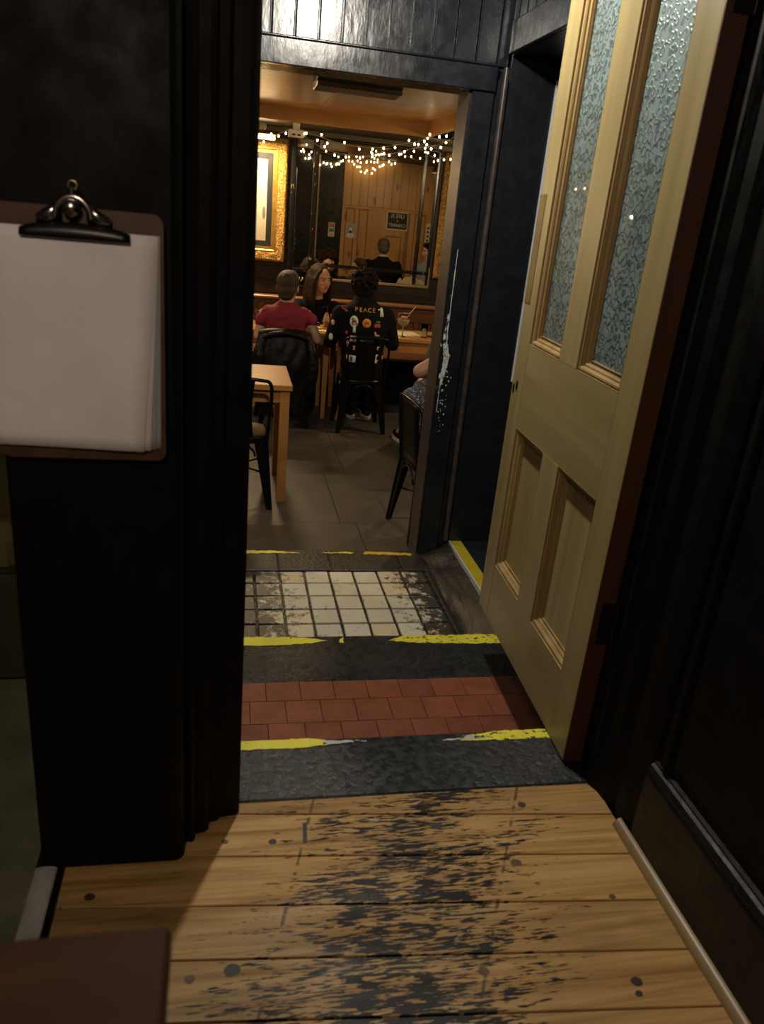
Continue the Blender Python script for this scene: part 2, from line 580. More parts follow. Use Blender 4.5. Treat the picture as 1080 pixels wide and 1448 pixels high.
JOISTS = ((0.143, 0.284), (0.561, 0.488))
def board_mat():
    """pine boards with black paint worn off except along the trodden path"""
    m, nt, b = newmat('worn_pine_boards')
    oi = N(nt, 'ShaderNodeObjectInfo')
    v = coords(nt, (2.2, 52, 26), rot=(0, 0, radians(4.8)))
    cmb = N(nt, 'ShaderNodeCombineXYZ')
    for i in range(3): nt.links.new(oi.outputs['Random'], cmb.inputs[i])
    sc = N(nt, 'ShaderNodeVectorMath', operation='SCALE'); sc.inputs['Scale'].default_value = 23.0
    nt.links.new(cmb.outputs[0], sc.inputs[0])
    ad = N(nt, 'ShaderNodeVectorMath', operation='ADD')
    nt.links.new(v, ad.inputs[0]); nt.links.new(sc.outputs[0], ad.inputs[1])
    g = noise_tex(nt, ad.outputs[0], 1.0, 6, 0.6, 0.8)
    c = ramp(nt, g, [(0.25, (0.19, 0.09, 0.026)), (0.5, (0.42, 0.25, 0.088)), (0.75, (0.58, 0.385, 0.16))])
    tone = math_(nt, 'ADD', math_(nt, 'MULTIPLY', oi.outputs['Random'], 0.22), 0.86)
    cc = N(nt, 'ShaderNodeVectorMath', operation='SCALE')
    nt.links.new(c, cc.inputs[0]); nt.links.new(tone, cc.inputs['Scale'])
    out = cc.outputs[0]
    # grime blotches
    bl = ramp(nt, noise_tex(nt, coords(nt), 6, 4), [(0.45, (0, 0, 0)), (0.75, (1, 1, 1))])
    out = mixc(nt, math_(nt, 'MULTIPLY', bl, 0.35), out, (0.2, 0.12, 0.05))
    s = sepxyz(nt)
    # trodden path: centre line drifts left towards the camera
    cx = math_(nt, 'ADD', math_(nt, 'MULTIPLY', math_(nt, 'SUBTRACT', s[1], 1.2), 0.30), 0.39)
    dx = math_(nt, 'DIVIDE', math_(nt, 'ABSOLUTE', math_(nt, 'SUBTRACT', s[0], cx)), 0.40)
    path = math_(nt, 'SUBTRACT', 1.0, math_(nt, 'POWER', dx, 1.6), True)
    near = math_(nt, 'MULTIPLY', math_(nt, 'SUBTRACT', 1.25, s[1]), 0.06)
    s1_ = noise_tex(nt, coords(nt, (16, 100, 1), rot=(0, 0, radians(4.8))), 1.0, 6, 0.65, 0.3)
    s2_ = noise_tex(nt, coords(nt, (30, 260, 1), rot=(0, 0, radians(4.8))), 1.0, 4, 0.6, 0.2)
    streak = math_(nt, 'ADD', math_(nt, 'MULTIPLY', s1_, 0.55), math_(nt, 'MULTIPLY', s2_, 0.45))
    patch = noise_tex(nt, coords(nt, (5, 11, 1)), 1.0, 4, 0.55)
    k = math_(nt, 'ADD', math_(nt, 'ADD', math_(nt, 'MULTIPLY', streak, 0.74), math_(nt, 'MULTIPLY', patch, 0.24)),
              math_(nt, 'ADD', math_(nt, 'MULTIPLY', path, 0.138), near))
    kk = ramp(nt, k, [(0.618, (0, 0, 0)), (0.633, (1, 1, 1))])
    out = mixc(nt, kk, out, (0.009, 0.008, 0.007))
    # knots and filled nail heads
    vo = N(nt, 'ShaderNodeTexVoronoi'); vo.inputs['Scale'].default_value = 1.0
    nt.links.new(coords(nt, (5.2, 9.0, 1)), vo.inputs['Vector'])
    kn = ramp(nt, vo.outputs['Distance'], [(0.055, (1, 1, 1)), (0.085, (0, 0, 0))])
    out = mixc(nt, math_(nt, 'MULTIPLY', kn, 0.85), out, (0.04, 0.03, 0.022))
    # rows of nails along the joists
    for jx, sl in JOISTS:
        d = math_(nt, 'ABSOLUTE', math_(nt, 'SUBTRACT', s[0], math_(nt, 'ADD', math_(nt, 'MULTIPLY', math_(nt, 'SUBTRACT', s[1], 1.1), sl), jx)))
        ln = ramp(nt, math_(nt, 'ADD', d, math_(nt, 'MULTIPLY', noise_tex(nt, coords(nt, (3, 30, 1)), 1.0, 2), 0.006)), [(0.0046, (1, 1, 1)), (0.0056, (0, 0, 0))])
        dash = ramp(nt, noise_tex(nt, coords(nt, (4, 34, 1)), 1.0, 3), [(0.48, (0, 0, 0)), (0.54, (1, 1, 1))])
        out = mixc(nt, math_(nt, 'MULTIPLY', math_(nt, 'MULTIPLY', ln, dash), 0.85), out, (0.04, 0.028, 0.016))
    # pale flecks, slightly denser along the path
    sc2 = ramp(nt, math_(nt, 'ADD', noise_tex(nt, coords(nt, (8, 26, 1)), 1.0, 5, 0.65), math_(nt, 'MULTIPLY', path, 0.05)), [(0.715, (0, 0, 0)), (0.74, (1, 1, 1))])
    out = mixc(nt, math_(nt, 'MULTIPLY', sc2, 0.6), out, (0.6, 0.52, 0.4))
    nt.links.new(out, b.inputs['Base Color'])
    rr = ramp(nt, noise_tex(nt, coords(nt, (4, 12, 1)), 1.0, 4), [(0.35, (0.38,) * 3), (0.7, (0.65,) * 3)])
    b.inputs['Specular IOR Level'].default_value = 0.2
    nt.links.new(rr, b.inputs['Roughness'])
    bump(nt, b, math_(nt, 'ADD', g, math_(nt, 'MULTIPLY', k, 0.5)), 0.16, 0.005)
    return m
M['boards'] = board_mat()

def quarry_mat():
    m, nt, b = newmat('red_quarry_tile')
    oi = N(nt, 'ShaderNodeObjectInfo')
    n = noise_tex(nt, coords(nt), 16, 5)
    c = ramp(nt, n, [(0.3, (0.155, 0.042, 0.019)), (0.7, (0.235, 0.070, 0.033))])
    t = math_(nt, 'ADD', math_(nt, 'MULTIPLY', oi.outputs['Random'], 0.26), 0.86)
    cc = N(nt, 'ShaderNodeVectorMath', operation='SCALE')
    nt.links.new(c, cc.inputs[0]); nt.links.new(t, cc.inputs['Scale'])
    nt.links.new(cc.outputs[0], b.inputs['Base Color'])
    b.inputs['Roughness'].default_value = 0.42
    bump(nt, b, noise_tex(nt, coords(nt), 60, 4), 0.12, 0.004)
    return m
M['quarry'] = quarry_mat()

def white_tile_mat():
    """cream tiles still partly under black paint, mostly towards the edges of the field"""
    m, nt, b = newmat('cream_tile_worn_paint')
    oi = N(nt, 'ShaderNodeObjectInfo')
    c = ramp(nt, oi.outputs['Random'], [(0.0, (0.58, 0.55, 0.42)), (0.45, (0.74, 0.69, 0.54)), (0.75, (0.68, 0.53, 0.30)), (1.0, (0.64, 0.60, 0.48))])
    n = noise_tex(nt, coords(nt), 22, 6, 0.65)
    fine = noise_tex(nt, coords(nt), 120, 5, 0.7)
    s = sepxyz(nt)
    l = math_(nt, 'MULTIPLY', math_(nt, 'SUBTRACT', 0.36, s[0]), 0.85, True)
    r = math_(nt, 'MULTIPLY', math_(nt, 'SUBTRACT', s[0], 0.70), 1.0, True)
    k = math_(nt, 'ADD', math_(nt, 'ADD', math_(nt, 'MULTIPLY', n, 0.62), math_(nt, 'MULTIPLY', fine, 0.38)), math_(nt, 'ADD', l, r))
    kk = ramp(nt, k, [(0.57, (0, 0, 0)), (0.64, (1, 1, 1))])
    c = mixc(nt, math_(nt, 'MULTIPLY', kk, 0.95), c, (0.022, 0.02, 0.017))
    nt.links.new(c, b.inputs['Base Color'])
    b.inputs['Roughness'].default_value = 0.4
    bump(nt, b, k, 0.1, 0.003)
    return m
M['white_tile'] = white_tile_mat()

def slate_mat():
    m, nt, b = newmat('slate_floor_tile')
    oi = N(nt, 'ShaderNodeObjectInfo')
    n = noise_tex(nt, coords(nt), 5, 6, 0.6)
    c = ramp(nt, n, [(0.3, (0.055, 0.046, 0.034)), (0.7, (0.085, 0.072, 0.054))])
    t = math_(nt, 'ADD', math_(nt, 'MULTIPLY', oi.outputs['Random'], 0.14), 0.93)
    cc = N(nt, 'ShaderNodeVectorMath', operation='SCALE')
    nt.links.new(c, cc.inputs[0]); nt.links.new(t, cc.inputs['Scale'])
    nt.links.new(cc.outputs[0], b.inputs['Base Color'])
    b.inputs['Roughness'].default_value = 0.48
    bump(nt, b, noise_tex(nt, coords(nt), 35, 5), 0.15, 0.004)
    return m
M['slate'] = slate_mat()

def pattern_glass():
    """obscured floral glass: a smooth front over an etched, light-scattering back"""
    m, nt, b = newmat('floral_obscured_glass')
    s = sepxyz(nt)
    y, z = s[1], s[2]
    # scalloped lines across the pane
    wob = math_(nt, 'MULTIPLY', math_(nt, 'SINE', math_(nt, 'MULTIPLY', y, 2 * pi / 0.046)), 0.0085)
    wob2 = math_(nt, 'MULTIPLY', math_(nt, 'SINE', math_(nt, 'MULTIPLY', math_(nt, 'ADD', y, math_(nt, 'MULTIPLY', z, 0.3)), 2 * pi / 0.019)), 0.0035)
    fz = math_(nt, 'FRACT', math_(nt, 'DIVIDE', math_(nt, 'ADD', z, math_(nt, 'ADD', wob, wob2)), 0.044))
    ln = ramp(nt, math_(nt, 'ABSOLUTE', math_(nt, 'SUBTRACT', fz, 0.5)), [(0.03, (1, 1, 1)), (0.075, (0, 0, 0))])
    # flowers: rings in a nearly regular scatter
    vo = N(nt, 'ShaderNodeTexVoronoi', feature='F1'); vo.inputs['Scale'].default_value = 1.0; vo.inputs['Randomness'].default_value = 0.7
    nt.links.new(coords(nt, (1, 46, 46)), vo.inputs['Vector'])
    rg = ramp(nt, math_(nt, 'SINE', math_(nt, 'MULTIPLY', vo.outputs['Distance'], 15.0)), [(0.25, (0, 0, 0)), (0.7, (1, 1, 1))])
    k = math_(nt, 'MAXIMUM', math_(nt, 'MULTIPLY', rg, 0.75), ln)
    blotch = ramp(nt, noise_tex(nt, coords(nt, (1, 1, 0.6)), 6, 4), [(0.35, (0.6,) * 3), (0.6, (1.0,) * 3)])
    c = mixc(nt, k, (0.245, 0.35, 0.352), (0.022, 0.036, 0.040))
    c = mixc(nt, 1.0, c, blotch, 'MULTIPLY')
    nt.links.new(c, b.inputs['Base Color'])
    b.inputs['Roughness'].default_value = 0.42
    b.inputs['IOR'].default_value = 2.0
    b.inputs['Specular IOR Level'].default_value = 0.9
    b.inputs['Specular Tint'].default_value = (0.85, 1.0, 1.0, 1)
    b.inputs['Coat Weight'].default_value = 0.8
    b.inputs['Coat Roughness'].default_value = 0.012
    b.inputs['Transmission Weight'].default_value = 0.3
    bm_ = N(nt, 'ShaderNodeBump'); bm_.inputs['Strength'].default_value = 0.35; bm_.inputs['Distance'].default_value = 0.003
    nt.links.new(k, bm_.inputs['Height']); nt.links.new(bm_.outputs['Normal'], b.inputs['Normal'])
    return m
M['glass_floral'] = pattern_glass()

def glass_mat(name, col=(1, 1, 1), rough=0.02):
    m, nt, b = newmat(name)
    b.inputs['Base Color'].default_value = (*col, 1)
    b.inputs['Transmission Weight'].default_value = 1.0
    b.inputs['Roughness'].default_value = rough
    b.inputs['IOR'].default_value = 1.3
    return m
M['glass'] = glass_mat('clear_glass')
M['green_glass'] = glass_mat('green_glass', (0.1, 0.5, 0.2))
M['drink'] = plain('pale_drink', (0.5, 0.47, 0.32), 0.2, var=0.1)
M['amber'] = plain('amber_drink', (0.3, 0.09, 0.02), 0.2, var=0.1)
M['peach'] = plain('fruit_garnish', (0.7, 0.25, 0.12), 0.5)
M['straw'] = plain('striped_straw', (0.7, 0.35, 0.3), 0.5)
M['skin'] = plain('skin', (0.52, 0.30, 0.20), 0.5, var=0.08, scale=10)
M['skin_arm'] = M['skin']
M['lip'] = plain('lips', (0.36, 0.12, 0.09), 0.45)
M['eye'] = plain('eye_dark', (0.03, 0.02, 0.015), 0.15)
M['hair_short'] = plain('cropped_brown_hair', (0.042, 0.025, 0.012), 0.6, var=0.35, scale=60, bmp=0.5, bscale=200)
M['hair_long'] = plain('long_brown_hair', (0.024, 0.0125, 0.0068), 0.65, var=0.35, scale=40, bmp=0.4, bscale=140, spec=0.2)
M['hair_dark'] = plain('curly_dark_hair', (0.012, 0.007, 0.005), 0.8, var=0.4, scale=50, bmp=0.6, bscale=120, spec=0.15)
M['hair_grey'] = plain('grey_hair', (0.075, 0.065, 0.055), 0.55, var=0.3, scale=60, bmp=0.5, bscale=160)
M['red_cloth'] = plain('crimson_jersey', (0.20, 0.008, 0.026), 0.8, var=0.18, scale=14, bmp=0.3, bscale=90)
M['black_cloth'] = plain('black_cloth', (0.0045, 0.0045, 0.005), 0.85, var=0.25, bmp=0.3, bscale=90, spec=0.15)
M['leather'] = plain('black_leather', (0.005, 0.0047, 0.0043), 0.45, var=0.3, bmp=0.3, bscale=25, spec=0.22)
M['white_cloth'] = plain('white_cloth', (0.5, 0.46, 0.4), 0.8, var=0.08)
M['denim_light'] = plain('pale_blue_shirt', (0.18, 0.21, 0.27), 0.8, var=0.15)
M['olive_cloth'] = plain('olive_upholstery', (0.15, 0.13, 0.045), 0.8, var=0.25, bmp=0.3, bscale=120)
M['pink_ink'] = plain('pink_thread', (0.62, 0.3, 0.28), 0.7, var=0.1)
M['orange_ink'] = plain('orange_thread', (0.68, 0.26, 0.04), 0.7, var=0.05)
M['yellow_ink'] = plain('yellow_thread', (0.7, 0.48, 0.06), 0.7, var=0.05)
M['blue_ink'] = plain('blue_thread', (0.03, 0.05, 0.25), 0.7, var=0.05)

def floral_cloth():
    m, nt, b = newmat('blue_floral_cloth')
    vo = N(nt, 'ShaderNodeTexVoronoi', feature='F1'); vo.inputs['Scale'].default_value = 62.0
    nt.links.new(coords(nt), vo.inputs['Vector'])
    k = ramp(nt, vo.outputs['Distance'], [(0.30, (1, 1, 1)), (0.38, (0, 0, 0))])
    k2 = ramp(nt, noise_tex(nt, coords(nt), 40, 3), [(0.47, (0, 0, 0)), (0.53, (1, 1, 1))])
    c = mixc(nt, math_(nt, 'MULTIPLY', k, k2), (0.055, 0.075, 0.13), (0.50, 0.48, 0.46))
    nt.links.new(c, b.inputs['Base Color'])
    b.inputs['Roughness'].default_value = 0.8
    return m
M['floral'] = floral_cloth()
M['floral_plain'] = plain('blue_bodice', (0.075, 0.095, 0.125), 0.8, var=0.2, scale=40)

# ------------------------------------------------------------------ lights with their lamps
def point(name, loc, power, col, radius, parent):
    l = bpy.data.lights.new(name, 'POINT')
    l.energy = power; l.color = col; l.shadow_soft_size = radius
    o = bpy.data.objects.new(name, l)
    o.location = loc
    link(o, parent)
    return o


def spot_down(name, loc, power, col, radius, parent, angle=150):
    l = bpy.data.lights.new(name, 'SPOT')
    l.energy = power; l.color = col; l.shadow_soft_size = radius
    l.spot_size = radians(angle); l.spot_blend = 0.6
    o = bpy.data.objects.new(name, l)
    o.location = loc
    link(o, parent)
    return o

#@@STRUCT
KNOT_D = plain('dark_knot', (0.02, 0.016, 0.012), 0.6, var=0.3, scale=60)
KNOT_L = plain('brown_knot', (0.085, 0.042, 0.018), 0.6, var=0.4, scale=60)

# ------------------------------------------------------------------ NEAR ROOM: floor
SL = -0.084
LINES = [1.190, 1.079, 0.966, 0.860, 0.754, 0.645, 0.532, 0.42, 0.305, 0.19, 0.075, -0.04, -0.16, -0.28, -0.40, -0.52, -0.64, -0.76, -0.88, -1.0, -1.12]
def bl(k, x): return LINES[k] + SL * (x - 0.855)

floor = MB().box(-0.30, 0.86, -1.30, 1.285, -0.10, -0.024).build('floor', M['plaster_dark'])
tag(floor, 'worn pine floorboards with black paint remnants in the front room', 'floor', kind='structure')
XL, XR = -0.275, 0.838
g = 0.0016
MB().prism([(XL, bl(0, XL) + g), (XR, bl(0, XR) + g), (XR, 1.2885), (0.55, 1.2905), (0.3, 1.2885), (XL, 1.2885)], -0.022, 0.0, 0.0012).build('floorboard', M['boards'], floor)
for k in range(len(LINES) - 1):
    MB().prism([(XL, bl(k + 1, XL) + g), (XR, bl(k + 1, XR) + g), (XR, bl(k, XR) - g), (XL, bl(k, XL) - g)], -0.022, 0.0, 0.0012).build('floorboard', M['boards'], floor)

for kx, ky, kr, dark in ((0.025, 0.91, 0.0125, 1), (0.104, 1.178, 0.0075, 1), (0.443, 1.19, 0.0095, 1), (0.644, 1.235, 0.0085, 1), (0.576, 1.081, 0.010, 0), (0.44, 0.862, 0.009, 0), (-0.221, 1.079, 0.0085, 0),
                          (-0.042, 0.901, 0.008, 0), (0.697, 0.814, 0.009, 1), (0.69, 0.793, 0.006, 1), (0.736, 0.984, 0.006, 0), (0.012, 1.186, 0.006, 0)):
    MB().prism([(kx + kr * (1.15 + R.uniform(-0.15, 0.15)) * cos(2 * pi * i / 12), ky + kr * 0.95 * (1 + R.uniform(-0.15, 0.15)) * sin(2 * pi * i / 12)) for i in range(12)], -0.001, 0.0003).build('knot', KNOT_D if dark else KNOT_L, floor)
MB().prism([(0.163, 1.168), (0.171, 1.168), (0.176, 1.222), (0.167, 1.222)], -0.001, 0.0003).build('filled_slot', KNOT_D, floor)

carpet = MB().box(-1.9, -0.327, -1.30, 2.6, -0.10, -0.002).build('floor_carpet', M['carpet'])
tag(carpet, 'olive carpet beside the pine boards, behind the black post', 'carpet', kind='structure')
bar = empty('threshold_bar')
MB().prismy([(-0.327, 0), (-0.287, 0), (-0.290, 0.004), (-0.300, 0.0065), (-0.314, 0.0065), (-0.324, 0.004)], -0.6, 1.149).build('metal_strip', M['alu'], bar)
MB().prismy([(-0.287, 0), (-0.274, 0), (-0.276, 0.003), (-0.287, 0.0035)], -0.6, 1.149).build('rubber_edge', M['dark_metal'], bar)
tag(bar, 'aluminium threshold strip between the carpet and the pine boards', 'threshold strip', kind='structure')
base_at(bar, (-0.305, 0.3, 0))

# ------------------------------------------------------------------ NEAR ROOM: partition with post and doorway
wl = empty('wall_left')
MB().prism([(-0.315, 1.38), (-0.315, 1.156), (-0.309, 1.15), (-0.078, 1.148), (-0.070, 1.152), (-0.064, 1.160), (-0.064, 1.38)], 0.0, 2.6).build('pilaster', M['black_post'], wl)
# the moulded casing steps back from the post to the jamb
MB().prism([(-0.064, 1.38), (-0.064, 1.196), (-0.052, 1.190), (-0.046, 1.196), (-0.044, 1.212), (-0.028, 1.214), (-0.020, 1.222), (-0.020, 1.38)], 0.0, 2.6).build('casing_moulding', M['black_post'], wl)
MB().prism([(-0.020, 1.40), (-0.020, 1.240), (-0.004, 1.243), (0.002, 1.252), (0.026, 1.255), (0.034, 1.257), (0.040, 1.264), (0.040, 1.40)], 0.0, 2.6).build('door_jamb', M['black_post'], wl)
MB().box(-0.315, -0.020, 1.38, 1.40, 0, 2.6).build('backing_board', M['black_wall'], wl)
tag(wl, 'tall black painted post and moulded door casing behind the clipboard', 'post', kind='structure')
base_at(wl, (-0.14, 1.28, 0))

hd = empty('trim_1')
MB().box(0.040, 0.84, 1.20, 1.40, 2.06, 2.6).build('lintel', M['black_wall'], hd)
MB().box(0.040, 0.84, 1.185, 1.20, 2.06, 2.16, 0.004).build('head_casing', M['black_post'], hd)
tag(hd, 'black lintel above the doorway with the pine door', 'lintel', kind='structure')
base_at(hd, (0.44, 1.3, 2.06))

# right-hand frame of that doorway and the wall beside it
fr = empty('trim_2')
MB().prism([(0.856, 1.165), (1.08, 1.165), (1.08, 1.45), (0.856, 1.45), (0.856, 1.36), (0.842, 1.355), (0.838, 1.345), (0.824, 1.30), (0.822, 1.285), (0.833, 1.262), (0.836, 1.236), (0.848, 1.21)], 0.0, 2.6).build('door_frame', M['black_wall'], fr)
MB().prism([(0.853, 1.12), (0.856, 1.165), (0.848, 1.20), (0.842, 1.195), (0.840, 1.16), (0.846, 1.125)], 0.0, 2.2).build('frame_bead', M['black_post'], fr)
tag(fr, 'black moulded door frame on the hinge side of the pine door', 'door frame', kind='structure')
base_at(fr, (0.95, 1.3, 0))

wr = empty('wall_right')
MB().box(0.856, 1.0, -1.30, 1.165, 0, 2.6).build('wall_panel', M['black_wall'], wr)
# vertical panel boards and mouldings
for y0, y1 in ((-1.28, -0.62), (-0.58, 0.02), (0.06, 0.62), (0.66, 1.06)):
    MB().box(0.848, 0.856, y0, y1, 0.235, 2.5, 0.003).build('panel', M['black_wall'], wr)
for y0 in (-0.61, 0.03, 0.63, 1.075):
    MB().box(0.844, 0.856, y0, y0 + 0.02, 0.21, 2.5, 0.003).build('panel_bead', M['black_post'], wr)
tag(wr, 'black panelled wall above the bare pine quarter-round', 'wall', kind='structure')
base_at(wr, (0.92, 0, 0))

bb = empty('baseboard_right')
MB().prismy([(0.856, 0.0), (0.838, 0.0), (0.838, 0.168), (0.842, 0.174), (0.842, 0.180), (0.838, 0.186), (0.844, 0.194), (0.850, 0.198), (0.850, 0.203), (0.856, 0.208)][::-1], -1.30, 1.118).build('skirting_board', black_paint('black_skirting_paint', (0.006, 0.006, 0.007), 0.36, 0.3), bb)
pts = [(0.838 - 0.0165 * cos(a), 0.019 * sin(a)) for a in [i * pi / 12 for i in range(7)]]
MB().prismy([(0.838, 0.0)] + pts, -1.30, 1.16).build('quarter_round', M['pine_bead'], bb)
tag(bb, 'black moulded skirting board with a bare pine quarter-round along the floor', 'skirting', kind='structure')
base_at(bb, (0.845, 0, 0))

for nm, (a, b_, c, d, e, f), lab in (
        ('wall_behind', (-1.9, 1.0, -1.42, -1.30, -0.1, 2.6), 'dark wall at the back of the front room'),
        ('wall_far_left', (-2.02, -1.9, -1.42, 2.72, -0.1, 2.6), 'dark side wall of the front room beside the carpet'),
        ('wall_nook', (-1.9, -0.25, 2.6, 2.72, -0.1, 2.6), 'dark wall closing the carpeted nook behind the post')):
    tag(MB().box(a, b_, c, d, e, f).build(nm, M['plaster_dark']), lab, 'wall', kind='structure')
tag(MB().box(-1.9, 1.08, -1.30, 2.6 if False else 1.40, 2.6, 2.7).build('ceiling', M['plaster_dark']), 'dark ceiling of the front room', 'ceiling', kind='structure')
tag(MB().box(-1.9, -0.25, 1.40, 2.6, 2.6, 2.7).build('ceiling_nook', M['plaster_dark']), 'dark ceiling above the carpeted nook', 'ceiling', kind='structure')

# ------------------------------------------------------------------ STEPS going down to the far room
st1 = MB().prism([(-0.15, 1.2895), (1.08, 1.2895), (1.08, 1.49), (0.8, 1.489), (0.6, 1.492), (0.35, 1.490), (-0.15, 1.491)], -0.60, 0.0, 0.007).build('stair_step', M['cement'])
tag(st1, 'black painted cement step edge below the pine boards', 'step', kind='structure')

def ragged(poly, z, name, mat, parent, n=7, amp=0.0035, th=0.0012):
    """thin coat of paint with a broken outline"""
    out = []
    m = len(poly)
    for i in range(m):
        a = Vector(poly[i]); b_ = Vector(poly[(i + 1) % m])
        k = max(1, int((b_ - a).length / 0.012))
        for j in range(k):
            p = a.lerp(b_, j / k)
            out.append((p.x + R.uniform(-amp, amp) * 0.6, p.y + R.uniform(-amp, amp) * (1 if 0.03 < j / k or i else 0.3)))
    return MB().prism(out, z, z + th).build(name, mat, parent)

ragged([(-0.02, 1.455), (0.20, 1.456), (0.255, 1.463), (0.30, 1.47), (0.255, 1.477), (0.20, 1.487), (-0.02, 1.489)], 0.0, 'yellow_line', M['yellow'], st1, amp=0.002)
ragged([(0.235, 1.463), (0.34, 1.468), (0.34, 1.472), (0.24, 1.477)], 0.0004, 'white_wear', M['white_worn'], st1, amp=0.002)
ragged([(0.57, 1.457), (0.66, 1.452), (0.90, 1.452), (0.90, 1.488), (0.68, 1.487), (0.60, 1.476), (0.57, 1.470)], 0.0, 'yellow_line', M['yellow_worn'], st1, amp=0.002)
ragged([(0.525, 1.459), (0.60, 1.457), (0.645, 1.468), (0.60, 1.474), (0.57, 1.468)], 0.0004, 'white_wear', M['white_worn'], st1, amp=0.003)

st2 = MB().prism([(-0.15, 1.494), (1.08, 1.494), (1.08, 2.268), (0.8, 2.266), (0.5, 2.271), (0.2, 2.269), (-0.15, 2.272)], -0.60, -0.198, 0.004).build('stair_step', M['red_grout'])
tag(st2, 'step laid with red quarry tiles between two black edges', 'step', kind='structure')
MB().prism([(-0.15, 2.003), (1.08, 2.003), (1.08, 2.268), (0.8, 2.266), (0.5, 2.271), (0.2, 2.269), (-0.15, 2.272)], -0.30, -0.1895, 0.006).build('cement_edge', M['cement'], st2)
rows = [(2.0015, 1.908, 0.130), (1.906, 1.802, 0.081), (1.800, 1.698, 0.129), (1.696, 1.597, 0.081), (1.595, 1.4955, 0.129)]
for y1, y0, xo in rows:
    x = xo - 3 * 0.1025
    while x < 1.08:
        a, b_ = max(x + 0.0007, -0.15), min(x + 0.1025 - 0.0007, 1.08)
        if b_ - a > 0.01:
            dz = R.uniform(-0.0004, 0.0004)
            MB().prism([(a, y0), (b_, y0), (b_, y1), (a, y1)], -0.205, -0.190 + dz, 0.0006).build('quarry_tile', M['quarry'], st2)
        x += 0.1025
ragged([(-0.02, 2.212), (0.22, 2.214), (0.30, 2.224), (0.345, 2.238), (0.30, 2.25), (0.22, 2.264), (-0.02, 2.267)], -0.1895, 'yellow_line', M['yellow'], st2, amp=0.003)
ragged([(0.56, 2.232), (0.64, 2.215), (0.8, 2.204), (1.0, 2.202), (1.0, 2.262), (0.8, 2.263), (0.62, 2.262), (0.58, 2.245)], -0.1895, 'yellow_line', M['yellow_worn'], st2, amp=0.003)
ragged([(0.385, 2.225), (0.40, 2.22), (0.405, 2.255), (0.39, 2.25)], -0.1895, 'yellow_fleck', M['yellow_worn'], st2, amp=0.004)

st3 = MB().prism([(-0.15, 2.275), (1.08, 2.275), (1.08, 3.385), (-0.15, 3.385)], -0.70, -0.388, 0.004).build('stair_step', M['cement'])
tag(st3, 'small lobby landing laid with worn cream square tiles', 'landing', kind='structure')
MB().prism([(-0.15, 2.275), (1.08, 2.275), (1.08, 2.560), (-0.15, 2.560)], -0.40, -0.3815, 0.004).build('cement_border', M['cement'], st3)
MB().prism([(0.932, 2.560), (1.08, 2.560), (1.08, 3.175), (0.932, 3.175)], -0.40, -0.3815, 0.003).build('cement_border', M['cement_brown'], st3)
for i in range(-2, 7):
    for j in range(5):
        x0 = 0.139 + i * 0.1118; y0 = 2.571 + j * 0.1182
        dz = R.uniform(-0.0012, 0.0012); a = R.uniform(-0.0015, 0.0015)
        MB().prism([(x0 + a, y0), (x0 + 0.1005 + a, y0 + 0.0005), (x0 + 0.1005 - a, y0 + 0.1035), (x0 - a, y0 + 0.103)], -0.40, -0.3785 + dz, 0.002).build('cream_tile', M['white_tile'], st3)
for a, b_ in ((-0.15, 0.245), (0.248, 0.488), (0.491, 0.826), (0.829, 1.02)):
    MB().prism([(a, 3.172), (b_, 3.172), (b_, 3.383), (a, 3.383)], -0.40, -0.3800 + R.uniform(-0.0015, 0.0015), 0.004).build('stone_slab', M['cement_brown'], st3)
ragged([(0.0, 3.335), (0.25, 3.345), (0.36, 3.352), (0.25, 3.372), (0.0, 3.378)], -0.3795, 'yellow_line', M['yellow'], st3, amp=0.005)
ragged([(0.47, 3.348), (0.60, 3.344), (0.62, 3.355), (0.58, 3.366), (0.47, 3.362)], -0.3795, 'yellow_line', M['yellow_worn'], st3, amp=0.006)
ragged([(0.66, 3.34), (0.90, 3.328), (0.905, 3.35), (0.80, 3.366), (0.68, 3.37)], -0.3795, 'yellow_line', yellow_mat('yellow_line_orange', 0.64, (0.66, 0.44, 0.03)), st3, amp=0.004)

# cement fillet against the right wall of the lobby
def fillet():
    m = MB()
    nx, ny = 9, 34
    vs = []
    for j in range(ny + 1):
        y = 2.28 + (3.335 - 2.28) * j / ny
        for i in range(nx + 1):
            t = i / nx
            x = 0.955 + 0.123 * t + 0.012 * noise.noise(Vector((i * 0.7, y * 5, 0)))
            h = 0.062 * (t ** 1.4) + 0.007 * noise.noise(Vector((x * 20, y * 14, 3)))
            lump = max(0.0, 1 - ((y - 3.27) / 0.09) ** 2) * max(0, 1 - ((x - 1.02) / 0.08) ** 2)
            vs.append((min(x, 1.078), y, -0.3815 + max(0.0, h) * (1 if i else 0) + 0.03 * lump))
    fs = [(j * (nx + 1) + i, j * (nx + 1) + i + 1, (j + 1) * (nx + 1) + i + 1, (j + 1) * (nx + 1) + i) for j in range(ny) for i in range(nx)]
    return m.add(vs, fs, True).build('cement_fillet', M['cement_brown'], st3)
fillet()

# ------------------------------------------------------------------ LOBBY walls
tag(MB().box(-0.25, -0.15, 1.40, 3.36, -0.7, 2.6).build('wall_lobby_left', M['black_wall']), 'plain black lobby wall facing the side doorway', 'wall', kind='structure')
tag(MB().box(-0.25, 1.30, 1.40, 3.40, 2.6, 2.7).build('ceiling_lobby', M['plaster_dark']), 'dark ceiling of the small lobby', 'ceiling', kind='structure')

